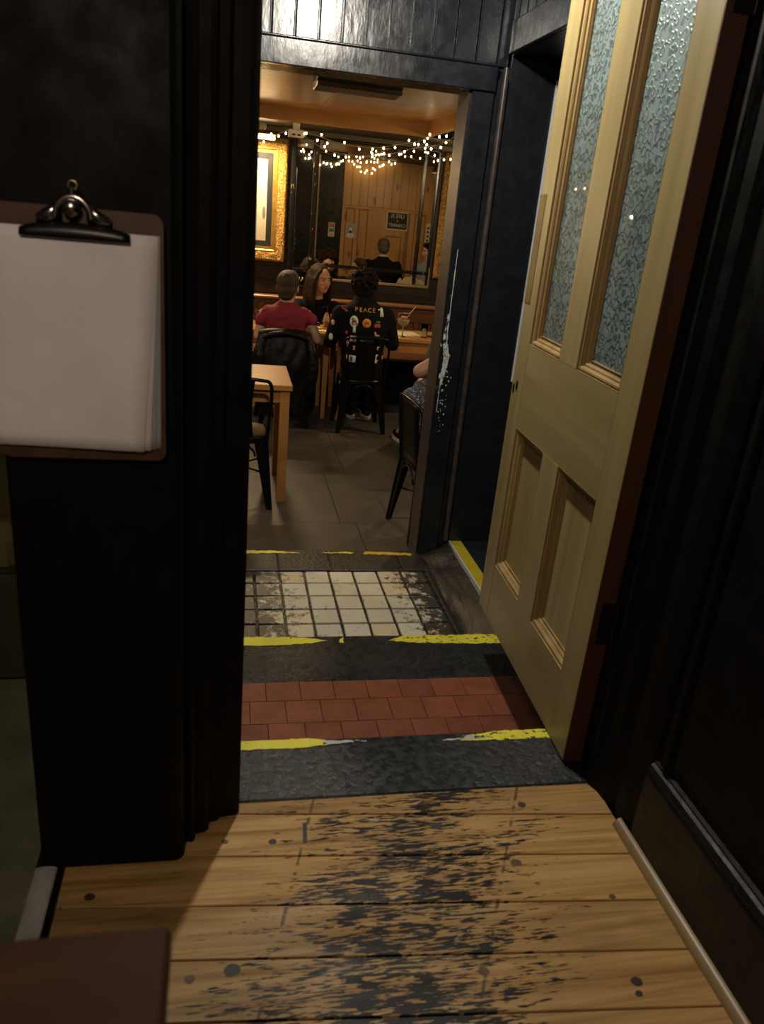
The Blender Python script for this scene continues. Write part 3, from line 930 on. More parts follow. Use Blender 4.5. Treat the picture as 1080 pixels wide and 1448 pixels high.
wb = empty('wall_back')
MB().box(0.03, 0.93, 3.38, 3.51, 1.65, 1.70).build('lintel_wall', M['black'], wb)
MB().box(-0.25, 1.08, 3.38, 3.51, 1.70, 2.6).build('lintel_wall', M['black'], wb)
MB().box(0.93, 1.08, 3.36, 3.51, -0.45, 1.70).build('door_jamb', M['black_chip'], wb)
MB().box(0.926, 0.930, 3.358, 3.512, -0.45, 1.65).build('jamb_lining', M['brown_paint'], wb)
MB().box(-0.25, 0.03, 3.36, 3.51, -0.45, 1.70).build('door_jamb', M['black'], wb)
MB().box(0.937, 1.028, 3.340, 3.36, -0.385, 1.65, 0.004).build('architrave', M['black_chip'], wb)
MB().box(0.0, 0.022, 3.340, 3.36, -0.385, 1.65, 0.004).build('architrave', M['black'], wb)
MB().box(-0.15, 1.026, 3.326, 3.38, 1.650, 1.738, 0.003).build('header_beam', M['black_board'], wb)
MB().box(-0.15, 1.030, 3.320, 3.38, 1.738, 1.746, 0.003).build('header_bead', M['black_board'], wb)
def scuff(poly, y, amp=0.004):
    out = []
    for i in range(len(poly)):
        a = Vector(poly[i]); b_ = Vector(poly[(i + 1) % len(poly)])
        k = max(1, int((b_ - a).length / 0.012))
        for j in range(k):
            q = a.lerp(b_, j / k)
            out.append((q.x + R.uniform(-amp, amp), q.y + R.uniform(-amp, amp) * 1.5))
    return MB().prismy(out, y - 0.0006, y).build('bare_paint_scuff', SCUFF, wb)
SCUFF = plain('bare_primer', (0.5, 0.54, 0.5), 0.6, var=0.15, scale=40)
scuff([(0.9405, 0.42), (0.947, 0.46), (0.957, 0.50), (0.967, 0.55), (0.973, 0.59), (0.965, 0.63), (0.955, 0.66), (0.951, 0.70), (0.947, 0.62), (0.943, 0.52)], 3.340, 0.003)
scuff([(0.9405, 0.34), (0.943, 0.34), (0.946, 0.46), (0.943, 0.46)], 3.340, 0.0008)
scuff([(0.948, 0.68), (0.952, 0.68), (0.954, 1.05), (0.951, 1.05)], 3.340, 0.0008)
for i in range(46):
    a_ = R.random()
    cx_, cz_ = 0.950 + abs(R.gauss(0, 0.016)), 0.30 + 0.34 * a_ + R.gauss(0, 0.05)
    if cx_ > 1.02: continue
    rr_ = R.uniform(0.0015, 0.0042)
    MB().prismy([(cx_ + rr_ * R.uniform(0.5, 1.2) * cos(2 * pi * k / 6), cz_ + rr_ * R.uniform(0.6, 1.6) * sin(2 * pi * k / 6)) for k in range(6)], 3.3394, 3.340).build('paint_chip', SCUFF, wb)
bw = 0.0888
x = 0.140 - 4 * bw
while x < 1.05:
    a, b_ = max(x + 0.0025, -0.15), min(x + bw - 0.0025, 1.075)
    MB().prism([(a, 3.38), (a, 3.364), (a + 0.004, 3.360), (b_ - 0.004, 3.360), (b_, 3.364), (b_, 3.38)], 1.746, 2.6).build('tongue_board', M['black_board'], wb)
    x += bw
tag(wb, 'black tongue-and-groove wall with header beam around the far doorway', 'wall', kind='structure')
base_at(wb, (0.5, 3.43, -0.45))

# right wall of the lobby with a dark side doorway
wlr = empty('wall_lobby_right')
MB().box(1.08, 1.30, 1.45, 2.20, -0.7, 2.6).build('wall_pier', M['black_wall'], wlr)
MB().box(1.08, 1.30, 2.20, 3.33, 1.785, 2.6).build('lintel_wall', M['black'], wlr)
MB().box(1.06, 1.08, 2.20, 3.33, 1.785, 1.90, 0.004).build('head_architrave', M['black_board'], wlr)
y = 2.2
while y < 3.3:
    MB().prism([(1.08, y + 0.003), (1.066, y + 0.003), (1.062, y + 0.008), (1.062, min(y + bw, 3.335) - 0.008), (1.066, min(y + bw, 3.335) - 0.003), (1.08, min(y + bw, 3.335) - 0.003)][::-1], 1.90, 2.6).build('tongue_board', M['black_board'], wlr)
    y += bw
MB().box(1.08, 1.62, 3.33, 3.36, -0.7, 2.6).build('reveal_board', M['black'], wlr)
MB().tube([(1.064, 3.338, -0.30), (1.064, 3.338, 1.74)], 0.013, 10).build('corner_bead', M['corner_bead'], wlr)
tag(wlr, 'black lobby wall with a dark side doorway', 'wall', kind='structure')
base_at(wlr, (1.2, 2.4, -0.7))

pf = MB().box(1.083, 2.1, 2.10, 3.33, -0.7, -0.302).build('floor_side_passage', M['navy_floor'])
tag(pf, 'dark navy vinyl floor inside the side doorway', 'floor', kind='structure')
MB().box(1.086, 1.142, 2.10, 3.328, -0.302, -0.298, 0.001).build('yellow_edging', M['yellow_clean'], pf)
MB().box(1.079, 1.086, 2.10, 3.328, -0.325, -0.297, 0.001).build('white_edging', M['white_paint'], pf)
for nm, (a, b_, c, d, e, f), lab in (
        ('wall_passage_end', (2.1, 2.2, 2.0, 3.40, -0.7, 2.6), 'black end wall of the side passage'),
        ('wall_passage_near', (1.30, 2.1, 2.0, 2.10, -0.7, 2.6), 'black near wall of the side passage')):
    tag(MB().box(a, b_, c, d, e, f).build(nm, M['black_wall']), lab, 'wall', kind='structure')
tag(MB().box(1.30, 2.1, 2.10, 3.36, 2.0, 2.1).build('ceiling_passage', M['black_wall']), 'black ceiling of the side passage', 'ceiling', kind='structure')

nb = MB().box(1.272, 1.50, 3.318, 3.330, 0.50, 1.72, 0.002).build('notice_board', M['white_paint'])
tag(nb, 'tall blank white board fixed inside the dark side doorway', 'notice board')

# ------------------------------------------------------------------ FAR ROOM shell
ff = MB().box(-1.7, 4.0, 3.39, 7.95, -0.75, -0.592).build('floor_far_room', M['plaster_dark'])
tag(ff, 'dark slate tiled floor of the far room', 'floor', kind='structure')
TY = [3.39, 4.215, 5.108, 6.0, 6.9, 7.75]
TO = [0.075, 0.08 + 0.60, 0.13, 0.83, 0.23, 0.6]
for j in range(5):
    x = TO[j] - 0.70 * 4
    while x < 4.0:
        a, b_ = max(x + 0.0015, -1.7), min(x + 0.70 - 0.0015, 4.0)
        if b_ - a > 0.02:
            MB().prism([(a, TY[j] + 0.0015), (b_, TY[j] + 0.0015), (b_, TY[j + 1] - 0.0015), (a, TY[j + 1] - 0.0015)], -0.60, -0.580 + R.uniform(-0.0005, 0.0005), 0.0015).build('slate_tile', M['slate'], ff)
        x += 0.70
hm = MB()
for a, b_, c, d in ((0.99, 1.27, 4.803, 4.813), (0.985, 1.26, 4.305, 4.315), (0.985, 0.995, 4.305, 4.81), (1.26, 1.27, 4.305, 4.81)):
    hm.box(a, b_, c, d, -0.5805, -0.5785)
hm.build('hatch_rim', plain('hatch_rim_metal', (0.05, 0.042, 0.032), 0.4), ff)

tag(MB().box(-1.7, 4.0, 7.75, 7.90, -0.75, 2.1).build('wall_far', plain('far_wall_paint', (0.012, 0.009, 0.007), 0.45, var=0.3)), 'black painted wall carrying the mirror and gilt frames', 'wall', kind='structure')
wp = tag(empty('wall_far_panelling'), 'black horizontal panelling above the bench', 'panelling', kind='structure')
for i, z0 in enumerate((0.345, 0.475, 0.60)):
    MB().box(-1.7, 4.0, 7.742, 7.752, z0, z0 + 0.118, 0.003).build('panel_board', plain('black_panel_board', (0.012, 0.009, 0.007), 0.4) if i == 0 else bpy.data.materials['black_panel_board'], wp)
base_at(wp, (1.2, 7.75, 0.345))
tag(MB().box(-1.82, -1.7, 3.36, 7.90, -0.75, 2.1).build('wall_far_room_left', plain('brown_wall', (0.10, 0.055, 0.025), 0.6)), 'brown side wall of the far room near the gilt framed print', 'wall', kind='structure')
tag(MB().box(4.0, 4.12, 3.36, 7.90, -0.75, 2.1).build('wall_far_room_right', bpy.data.materials['brown_wall']), 'brown side wall of the far room near the pine panelling', 'wall', kind='structure')
tag(MB().box(-1.7, -0.25, 3.36, 3.51, -0.75, 2.1).build('wall_near_side_left', M['plaster_dark']), 'dark wall inside the far room near the lone oak table', 'wall', kind='structure')
tag(MB().box(1.08, 4.0, 3.40, 3.51, -0.75, 2.1).build('wall_near_side_right', M['black']), 'black wall inside the far room carrying the safety sign', 'wall', kind='structure')

cf = empty('ceiling_far_room')
MB().box(-1.7, 4.0, 3.51, 7.75, 1.92, 2.1).build('ceiling_slab', M['plaster_dark'], cf)
for x0, x1 in ((-1.7, -0.535), (-0.53, 0.70), (0.705, 1.64)):
    for y0, y1 in ((3.51, 4.9), (4.905, 7.11)):
        MB().box(x0, x1, y0, y1, 1.902, 1.921, 0.002).build('ply_sheet', M['ply'], cf)
MB().box(-1.7, 1.66, 7.10, 7.125, 1.79, 1.92, 0.002).build('pine_beam', M['beam'], cf)
MB().box(1.635, 1.66, 3.51, 7.10, 1.79, 1.92, 0.002).build('pine_beam', wood('pine_beam_y', (0.42, 0.20, 0.055), (0.58, 0.32, 0.1), 'y', 0.45, 0.5, 0.05), cf)
MB().box(-1.7, 4.0, 7.125, 7.75, 1.792, 1.80).build('soffit', plain('olive_soffit', (0.05, 0.042, 0.02), 0.5), cf)
MB().box(1.66, 4.0, 3.51, 7.125, 1.85, 1.86).build('soffit', bpy.data.materials['olive_soffit'], cf)
MB().box(-1.7, 4.0, 7.70, 7.75, 1.745, 1.792, 0.006).build('cornice', plain('olive_cornice', (0.13, 0.11, 0.055), 0.45), cf)
tag(cf, 'varnished plywood ceiling with pine beams in the far room', 'ceiling', kind='structure')
base_at(cf, (1.0, 5.6, 1.79))

# knotty pine panelling and doors on the doorway side (seen in the mirror)
pp = empty('wall_pine_panelling')
MB().box(1.60, 3.9, 3.51, 3.520, -0.58, 1.845).build('backing', M['pine_dark'], pp)
x = 1.602
while x < 3.88:
    MB().box(x, x + 0.116, 3.520, 3.536, 1.215, 1.845, 0.003).build('pine_board', M['pine_wall'], pp)
    x += 0.119
MB().box(1.60, 3.9, 3.520, 3.540, 1.175, 1.213, 0.003).build('rail', M['pine_wall'], pp)
cols = [(1.60, 1.655), (1.79, 1.845), (1.985, 2.27), (2.51, 2.56), (2.62, 2.69), (2.86, 2.95), (3.2, 3.3), (3.55, 3.9)]
for a, b_ in cols:
    MB().box(a, b_, 3.520, 3.540, -0.58, 1.175, 0.003).build('stile', M['pine_wall'], pp)
for i in range(len(cols) - 1):
    a, b_ = cols[i][1], cols[i + 1][0]
    if b_ - a < 0.07:
        MB().box(a, b_, 3.520, 3.530, -0.58, 1.175).build('panel', M['pine_dark'], pp); continue
    MB().box(a, b_, 3.520, 3.540, 0.84 if i == 2 else 0.22, 0.93 if i == 2 else 0.30, 0.003).build('rail', M['pine_wall'], pp)
    MB().box(a, b_, 3.520, 3.540, -0.58, -0.40, 0.003).build('rail', M['pine_wall'], pp)
    for z0, z1 in (((-0.40, 0.84), (0.93, 1.175)) if i == 2 else ((-0.40, 0.22), (0.30, 1.175))):
        MB().box(a + 0.012, b_ - 0.012, 3.520, 3.530, z0 + 0.014, z1 - 0.014, 0.004).build('panel', M['pine_wall'], pp)
tag(pp, 'knotty pine wall with panelled doors reflected in the mirror', 'panelling', kind='structure')
base_at(pp, (2.6, 3.52, -0.58))
ct = MB().box(1.20, 1.25, 3.508, 3.545, -0.58, 1.84, 0.006).build('trim_3', plain('cream_trim', (0.35, 0.30, 0.17), 0.5))
tag(ct, 'cream vertical trim on the black wall beside the pine panelling', 'trim', kind='structure')

# ------------------------------------------------------------------ THE PINE DOOR (hinged near, opened into the lobby)
door = empty('door_1', (0.791, 1.36, 0.006), radians(87.7))
T = 0.044
W_, H_ = 0.776, 2.0
MB().box(0.0005, 0.10, -T, 0, 0, H_, 0.002).build('stile', M['door_pine'], door)
MB().box(0.68, W_, -T, 0, 0, H_, 0.003).build('stile', M['door_pine'], door)
MB().box(0.1005, 0.6795, -T + 0.0005, -0.0006, 0.002, 0.185).build('rail', M['door_pine_x'], door)
MB().box(0.1005, 0.6795, -T + 0.0005, -0.0006, 0.62, 0.86).build('rail', M['door_pine_x'], door)
MB().box(0.1005, 0.6795, -T + 0.0005, -0.0006, 1.88, H_ - 0.002).build('rail', M['door_pine_x'], door)
MB().box(0.336, 0.449, -T + 0.0008, -0.0003, 0.185, 0.62, 0.0008).build('mullion', M['door_pine'], door)
MB().box(0.336, 0.449, -T + 0.0008, -0.0003, 0.86, 1.88, 0.0008).build('mullion', M['door_pine'], door)
tag(MB().box(-0.0012, 0.0004, -T, 0, 0, H_).build('door_edge', M['door_edge'], door), 'dark red-brown stained hinge edge')
PROF = [(0.0, 0.0), (0.0004, -0.011), (0.0035, -0.011), (0.0040, -0.004), (0.0085, -0.0045), (0.0115, -0.0085), (0.0125, -0.0135), (0.0165, -0.0125), (0.0195, -0.0150), (0.0205, -0.020), (0.0275, -0.0205), (0.0285, -0.0265)]

def rect_loop(m, x0, x1, z0, z1, prof, ysign=1, ybase=0.0):
    vs = []
    for i, d in prof:
        y = ybase + d * ysign
        vs += [(x0 + i, y, z0 + i), (x1 - i, y, z0 + i), (x1 - i, y, z1 - i), (x0 + i, y, z1 - i)]
    fs = []
    for k in range(len(prof) - 1):
        for c in range(4):
            c2 = (c + 1) % 4
            fs.append((k * 4 + c, k * 4 + c2, (k + 1) * 4 + c2, (k + 1) * 4 + c))
    m.add(vs, fs)
    return m

for x0, x1 in ((0.10, 0.336), (0.449, 0.68)):
    for z0, z1, gl in ((0.185, 0.62, False), (0.86, 1.88, True)):
        m = MB()
        rect_loop(m, x0, x1, z0, z1, PROF)
        rect_loop(m, x0, x1, z0, z1, [(a, -b_ - T) for a, b_ in PROF])
        m.build('moulding', M['door_mould'], door)
        if gl:
            o = MB().box(x0 + 0.012, x1 - 0.012, -0.0290, -0.0240, z0 + 0.012, z1 - 0.012).build('glass_pane', M['glass_floral'], door)
            o['label'] = 'obscured glass pane with a floral pattern'
        else:
            MB().box(x0 + 0.004, x1 - 0.004, -0.0285, -0.0225, z0 + 0.004, z1 - 0.004).build('panel', M['door_pine'], door)
pl = MB().box(0.728, 0.7750, 0.0, 0.0016, 0.963, 1.246, 0.0006).build('push_plate', plain('dull_brass', (0.27, 0.19, 0.075), 0.5, 0.6, 0.15), door)
pl['label'] = 'brass push plate'
sc_ = MB()
for px in (0.740, 0.771):
    for pz in (0.97, 1.239):
        sc_.ball((px, 0.0018, pz), (0.0018, 0.001, 0.0018), 6, 4)
sc_.build('screw', M['dark_metal'], pl)
for sx, sz in ((0.757, 0.722), (0.731, 0.735)):
    e = MB().lathe([(0.009, 0), (0.010, 0.0015), (0.006, 0.0025), (0.0045, 0.001)], n=12)
    o = e.build('keyhole', M['dark_metal'], door)
    o.rotation_euler = (radians(-90), 0, 0); o.location = (sx, 0.0, sz); o.scale = (0.8, 1.5, 1)
m = MB(); m.box(0.776, 0.7765, -0.034, -0.012, 0.62, 0.80); m.build('latch_plate', M['brass'], door)
for z0 in (0.32, 1.52):
    m = MB().box(-0.004, 0.0, -0.046, -0.014, z0, z0 + 0.10)
    m.tube([(-0.004, -0.052, z0), (-0.004, -0.052, z0 + 0.10)], 0.006, 8)
    m.build('hinge', M['dark_metal'], door)
tag(door, 'stripped pine panelled door with two obscured glass panes, standing open', 'door', kind='structure')

# ------------------------------------------------------------------ LAMPS
lob = empty('pendant_lamp', (0.38, 2.14, 2.6))
MB().lathe([(0.045, 0), (0.045, -0.02), (0.01, -0.03)], n=20).build('ceiling_rose', M['brass'], lob)
MB().tube([(0, 0, -0.03), (0, 0, -0.36)], 0.0035, 6).build('flex', M['dark_metal'], lob)
MB().lathe([(0.018, -0.35), (0.024, -0.39), (0.022, -0.42)], n=16).build('lamp_holder', M['brass'], lob)
MB().lathe([(0.014, -0.42), (0.022, -0.435), (0.030, -0.455), (0.028, -0.475), (0.004, -0.488)], n=20).build('bulb', M['lobby_glow'], lob)
point('lamp_light', (0, 0, -0.52), P_LOBBY, (1.0, 0.92, 0.78), 0.03, lob)
tag(lob, 'bare bulb pendant hanging in the small lobby', 'lamp')

def pendant(loc, drop, power, col, label, r=0.11):
    t = empty('pendant_lamp', loc)
    MB().lathe([(0.05, 0), (0.05, -0.02), (0.01, -0.03)], n=16).build('ceiling_rose', M['brass'], t)
    MB().tube([(0, 0, -0.03), (0, 0, -drop)], 0.003, 6).build('flex', M['dark_metal'], t)
    sh = MB()
    pr = [(0.02, -drop), (0.03, -drop - 0.03), (r * 0.8, -drop - 0.09), (r, -drop - 0.15)]
    n = 24; vs = []
    for rr, z in pr:
        for k in range(n): vs.append((rr * cos(2 * pi * k / n), rr * sin(2 * pi * k / n), z))
    sh.add(vs, [(i * n + k, i * n + (k + 1) % n, (i + 1) * n + (k + 1) % n, (i + 1) * n + k) for i in range(len(pr) - 1) for k in range(n)], True)
    sh.build('lamp_shade', M['dark_metal'], t)
    MB().ball((0, 0, -drop - 0.12), 0.024).build('bulb', M['lamp_glow'], t)
    point('lamp_light', (0, 0, -drop - 0.15), power, col, 0.022, t)
    tag(t, label, 'lamp')
    return t

nearlamp = empty('pendant_lamp', (-0.25, -0.55, 2.6))
MB().lathe([(0.05, 0), (0.05, -0.02), (0.01, -0.03)], n=16).build('ceiling_rose', M['brass'], nearlamp)
MB().tube([(0, 0, -0.03), (0, 0, -0.35)], 0.003, 6).build('flex', M['dark_metal'], nearlamp)
MB().lathe([(0.03, -0.34), (0.12, -0.38), (0.16, -0.46), (0.14, -0.54), (0.06, -0.585), (0.004, -0.59)], n=24).build('lamp_globe', emis('opal_globe_glow', (1.0, 0.8, 0.62), 3.0), nearlamp)
point('lamp_light', (0, 0, -0.72), P_NEAR, (1.0, 0.80, 0.62), 0.10, nearlamp)
tag(nearlamp, 'opal globe pendant under the front room ceiling', 'lamp')

pendant((-1.10, 6.20, 1.902), 0.44, P_FAR_PENDANT, (1.0, 0.72, 0.42), 'dark metal pendant hanging low beside the gilt framed print')
pendant((2.45, 5.75, 1.85), 0.05, P_FAR_PENDANT * 1.8, (1.0, 0.72, 0.42), 'unseen dark metal pendant added as fill near the person in the floral dress')  # unseen pendant, added as fill light for the far room

pendant((-0.42, 3.95, 1.902), 0.02, P_FAR_PENDANT * 0.9, (1.0, 0.74, 0.45), 'dark metal pendant just inside the far doorway')

# picture light over the left gilt frame
pl_ = empty('picture_light')
MB().box(0.235, 0.305, 7.60, 7.75, 1.745, 1.80, 0.006).build('junction_box', M['white_plastic'], pl_)
MB().tube([(0.27, 7.62, 1.75), (0.27, 7.56, 1.735), (0.27, 7.50, 1.70)], 0.007, 8).build('arm', M['brass'], pl_)
sh = MB(); n = 10; vs = []
for xx in (0.02, 0.385):
    for k in range(n + 1):
        a = pi * k / n - 0.5
        vs.append((xx, 7.49 + 0.034 * cos(a), 1.685 + 0.034 * sin(a)))
sh.add(vs, [(k, k + 1, n + 2 + k, n + 1 + k) for k in range(n)], True)
sh.build('shade', M['brass'], pl_)
MB().tube([(0.03, 7.49, 1.672), (0.375, 7.49, 1.672)], 0.012, 8).build('tube_bulb', M['lamp_glow'], pl_)
l = bpy.data.lights.new('lamp_light', 'AREA'); l.shape = 'RECTANGLE'; l.size = 0.33; l.size_y = 0.03; l.energy = P_PICTURE; l.color = (1.0, 0.72, 0.4)
o = bpy.data.objects.new('lamp_light', l); o.location = (0.2, 7.49, 1.655); link(o, pl_)
tag(pl_, 'brass picture light glowing above the left gilt frame', 'lamp')
base_at(pl_, (0.2, 7.75, 1.70))

# ------------------------------------------------------------------ CLIPBOARD on the post
cb = empty('clipboard')
def rrect(x0, x1, z0, z1, r, n=5):
    p = []
    for cx, cz, a0 in ((x1 - r, z0 + r, -pi / 2), (x1 - r, z1 - r, 0), (x0 + r, z1 - r, pi / 2), (x0 + r, z0 + r, pi)):
        for k in range(n + 1):
            a = a0 + pi / 2 * k / n
            p.append((cx + r * cos(a), cz + r * sin(a)))
    return p
MB().prismy(rrect(-0.312, -0.086, 0.797, 1.139, 0.014), 1.128, 1.1315).build('board', M['hardboard'], cb)
def sheet(name, x0, x1, z0, z1, y, skew, curl, mat):
    m = MB(); nx, nz = 8, 16; vs = []
    for j in range(nz + 1):
        t = j / nz
        for i in range(nx + 1):
            s = i / nx
            x = x0 + (x1 - x0) * s + skew * t
            z = z1 + (z0 - z1) * t - 0.004 * s * t
            yy = y - curl * (t ** 2) * (0.4 + 0.6 * s) - 0.0012 * sin(s * 5 + t * 3) * t
            vs.append((x, yy, z))
    fs = [(j * (nx + 1) + i, j * (nx + 1) + i + 1, (j + 1) * (nx + 1) + i + 1, (j + 1) * (nx + 1) + i) for j in range(nz) for i in range(nx)]
    m.add(vs, fs, True)
    o = m.build(name, mat, cb)
    md = o.modifiers.new('thickness', 'SOLIDIFY'); md.thickness = 0.0003
    return o
sheet('paper_sheet', -0.300, -0.0905, 0.821, 1.112, 1.1270, -0.002, 0.0015, M['paper_blue'])
sheet('paper_sheet', -0.302, -0.0915, 0.820, 1.112, 1.1258, -0.008, 0.003, M['paper_blue'])
sheet('paper_sheet', -0.305, -0.0925, 0.819, 1.112, 1.1246, -0.014, 0.005, M['paper'])
sheet('paper_sheet', -0.306, -0.0935, 0.818, 1.112, 1.1234, -0.022, 0.007, M['paper'])
clip = empty('clip'); clip.parent = cb
# jaw that presses the sheets, arched lever, wings, ring
jm = MB(); vs = []; n = 14
for i in range(n + 1):
    s = i / n; x = -0.264 + 0.136 * s
    hh = 0.011 + 0.010 * sin(pi * s) ** 0.6
    for y, z in ((1.118, 1.099), (1.1145, 1.1005), (1.1125, 1.104), (1.1165, 1.099 + hh), (1.124, 1.100 + hh)):
        vs.append((x, y, z))
jm.add(vs, [(i * 5 + k, (i + 1) * 5 + k, (i + 1) * 5 + k + 1, i * 5 + k + 1) for i in range(n) for k in range(4)], True)
o = jm.build('jaw', M['dark_metal'], cb); md = o.modifiers.new('thickness', 'SOLIDIFY'); md.thickness = 0.0012
for s in (-1, 1):
    w_ = MB(); vs = []
    for i in range(9):
        t = i / 8
        x = -0.197 + s * (0.016 + 0.030 * t)
        z = 1.135 - 0.013 * t
        hw = 0.012 * (1 - 0.55 * t)
        bulge = 0.006 * sin(pi * min(1, t * 1.1))
        vs += [(x, 1.122 - bulge, z + hw), (x, 1.119 - bulge, z), (x, 1.122 - bulge * 0.6, z - hw)]
    w_.add(vs, [(i * 3 + k, (i + 1) * 3 + k, (i + 1) * 3 + k + 1, i * 3 + k + 1) for i in range(8) for k in range(2)], True)
    o = w_.build('wing', M['steel'], cb); md = o.modifiers.new('thickness', 'SOLIDIFY'); md.thickness = 0.0012
MB().tube([(-0.197 + 0.022 * cos(a), 1.1155, 1.126 + 0.026 * sin(a)) for a in [pi * i / 14 for i in range(15)]], 0.0045, 8).build('spring_arch', M['steel'], cb)
MB().ball((-0.199, 1.114, 1.138), (0.012, 0.008, 0.0115)).build('rivet', M['steel'], cb)
MB().tube([(-0.197, 1.1165, 1.146), (-0.197, 1.115, 1.163)], [0.005, 0.0038], 8).build('lever', M['steel'], cb)
MB().tube([(-0.196 + 0.0055 * cos(a), 1.1155, 1.1655 + 0.0055 * sin(a)) for a in [2 * pi * i / 12 for i in range(13)]], 0.0016, 6).build('hanging_ring', M['brass'], cb)
bpy.data.objects.remove(clip)
tag(cb, 'brown clipboard with blank white sheets hung on the black post', 'clipboard')
base_at(cb, (-0.197, 1.13, 0.797))

# ------------------------------------------------------------------ dark table corner beside the viewer
def simple_table(name, x0, x1, y0, y1, z1, th, leg, ins, fz, mt, ml, label, cat='table', apron=0.07, taper=1.0, group=None):
    t = empty(name)
    MB().box(x0, x1, y0, y1, z1 - th, z1, 0.003).build('table_top', mt, t)
    for lx in (x0 + ins, x1 - ins - leg):
        for ly in (y0 + ins, y1 - ins - leg):
            b_ = leg * (1 - taper) / 2
            m = MB()
            vs = [(lx + b_, ly + b_, fz), (lx + leg - b_, ly + b_, fz), (lx + leg - b_, ly + leg - b_, fz), (lx + b_, ly + leg - b_, fz),
                  (lx, ly, z1 - th), (lx + leg, ly, z1 - th), (lx + leg, ly + leg, z1 - th), (lx, ly + leg, z1 - th)]
            m.add(vs, [(0, 3, 2, 1), (4, 5, 6, 7), (0, 1, 5, 4), (1, 2, 6, 5), (2, 3, 7, 6), (3, 0, 4, 7)])
            m.build('leg', ml, t)
    if apron:
        a0, a1 = z1 - th - apron, z1 - th
        i2 = ins + 0.008
        MB().box(x0 + ins + leg, x1 - ins - leg, y0 + i2, y0 + i2 + 0.02, a0, a1).build('apron', mt, t)
        MB().box(x0 + ins + leg, x1 - ins - leg, y1 - i2 - 0.02, y1 - i2, a0, a1).build('apron', mt, t)
        MB().box(x0 + i2, x0 + i2 + 0.02, y0 + ins + leg, y1 - ins - leg, a0, a1).build('apron', mt, t)
        MB().box(x1 - i2 - 0.02, x1 - i2, y0 + ins + leg, y1 - ins - leg, a0, a1).build('apron', mt, t)
    tag(t, label, cat, group)
    base_at(t, ((x0 + x1) / 2, (y0 + y1) / 2, fz))
    return t
simple_table('dark_table', -0.80, -0.030, -0.30, 0.392, 0.715, 0.028, 0.05, 0.06, 0.0, M['mahogany'], M['mahogany'], 'dark mahogany table, its corner over the pine boards')

# olive bench in the carpeted nook behind the post
ob = empty('upholstered_bench')
MB().box(-1.3, -0.46, 1.75, 2.30, -0.002, 0.30, 0.02).build('base', plain('olive_base', (0.05, 0.04, 0.015), 0.8), ob)
MB().box(-1.3, -0.45, 1.72, 2.30, 0.30, 0.43, 0.035).build('seat_cushion', M['olive_cloth'], ob)
MB().box(-1.3, -0.45, 2.28, 2.42, -0.002, 0.85, 0.03).build('backrest', M['olive_cloth'], ob)
tag(ob, 'olive upholstered bench in the nook behind the black post', 'bench')
base_at(ob, (-0.88, 2.05, -0.002))

# ------------------------------------------------------------------ FAR ROOM furniture
FZ = -0.58
simple_table('oak_table', -0.55, 0.385, 4.53, 5.13, 0.162, 0.034, 0.056, 0.014, FZ, M['oak'], M['oak_leg'], 'pale oak table standing alone near the far doorway', apron=0.075)
simple_table('oak_table', 0.08, 0.872, 6.60, 7.12, 0.165, 0.03, 0.055, 0.012, FZ, M['oak'], M['oak_leg'], 'oak table where the person in the red top sits', apron=0.07, taper=0.6)
simple_table('oak_table', 0.910, 2.10, 6.575, 7.12, 0.165, 0.03, 0.055, 0.012, FZ, M['oak'], wood('reddish_leg', (0.3, 0.11, 0.03), (0.42, 0.17, 0.05), 'z', 0.4, 0.8, 0.05), 'oak table where the person in the patched jacket sits', apron=0.09, taper=0.6)

# bench with panelled back along the far wall
bn = empty('wall_bench')
MB().box(-1.6, 3.6, 7.24, 7.70, -0.155, -0.125, 0.006).build('seat', M['bench'], bn)
MB().box(-1.6, 3.6, 7.27, 7.30, FZ, -0.155).build('front_board', M['black_wall'], bn)  # black instead of oak: the darkness under the tables is painted in
MB().box(-1.6, 3.6, 7.66, 7.742, -0.125, 0.27, 0.0).build('back_board', M['bench'], bn)
MB().box(-1.6, 3.6, 7.615, 7.742, 0.305, 0.335, 0.008).build('top_rail', M['bench_rail'], bn)
MB().box(-1.6, 3.6, 7.645, 7.742, 0.262, 0.305, 0.004).build('upper_rail', M['bench'], bn)
MB().box(-1.6, 3.6, 7.640, 7.66, 0.165, 0.262, 0.004).build('frieze_rail', M['bench'], bn)
MB().box(-1.6, 3.6, 7.640, 7.66, -0.125, -0.07, 0.004).build('lower_rail', M['bench'], bn)
x = -1.6
while x < 3.55:
    pale = x < 0.38
    MB().box(x, x + 0.05, 7.640, 7.66, -0.07, 0.165, 0.003).build('stile', M['bench_pale'] if pale else M['bench'], bn)
    MB().box(x + 0.052, x + 0.178, 7.650, 7.662, -0.068, 0.163, 0.006).build('panel', M['bench_pale'] if pale else M['bench_z'], bn)
    x += 0.18
tag(bn, 'long wooden bench with a panelled back beneath the mirror', 'bench')
base_at(bn, (1.0, 7.5, FZ))

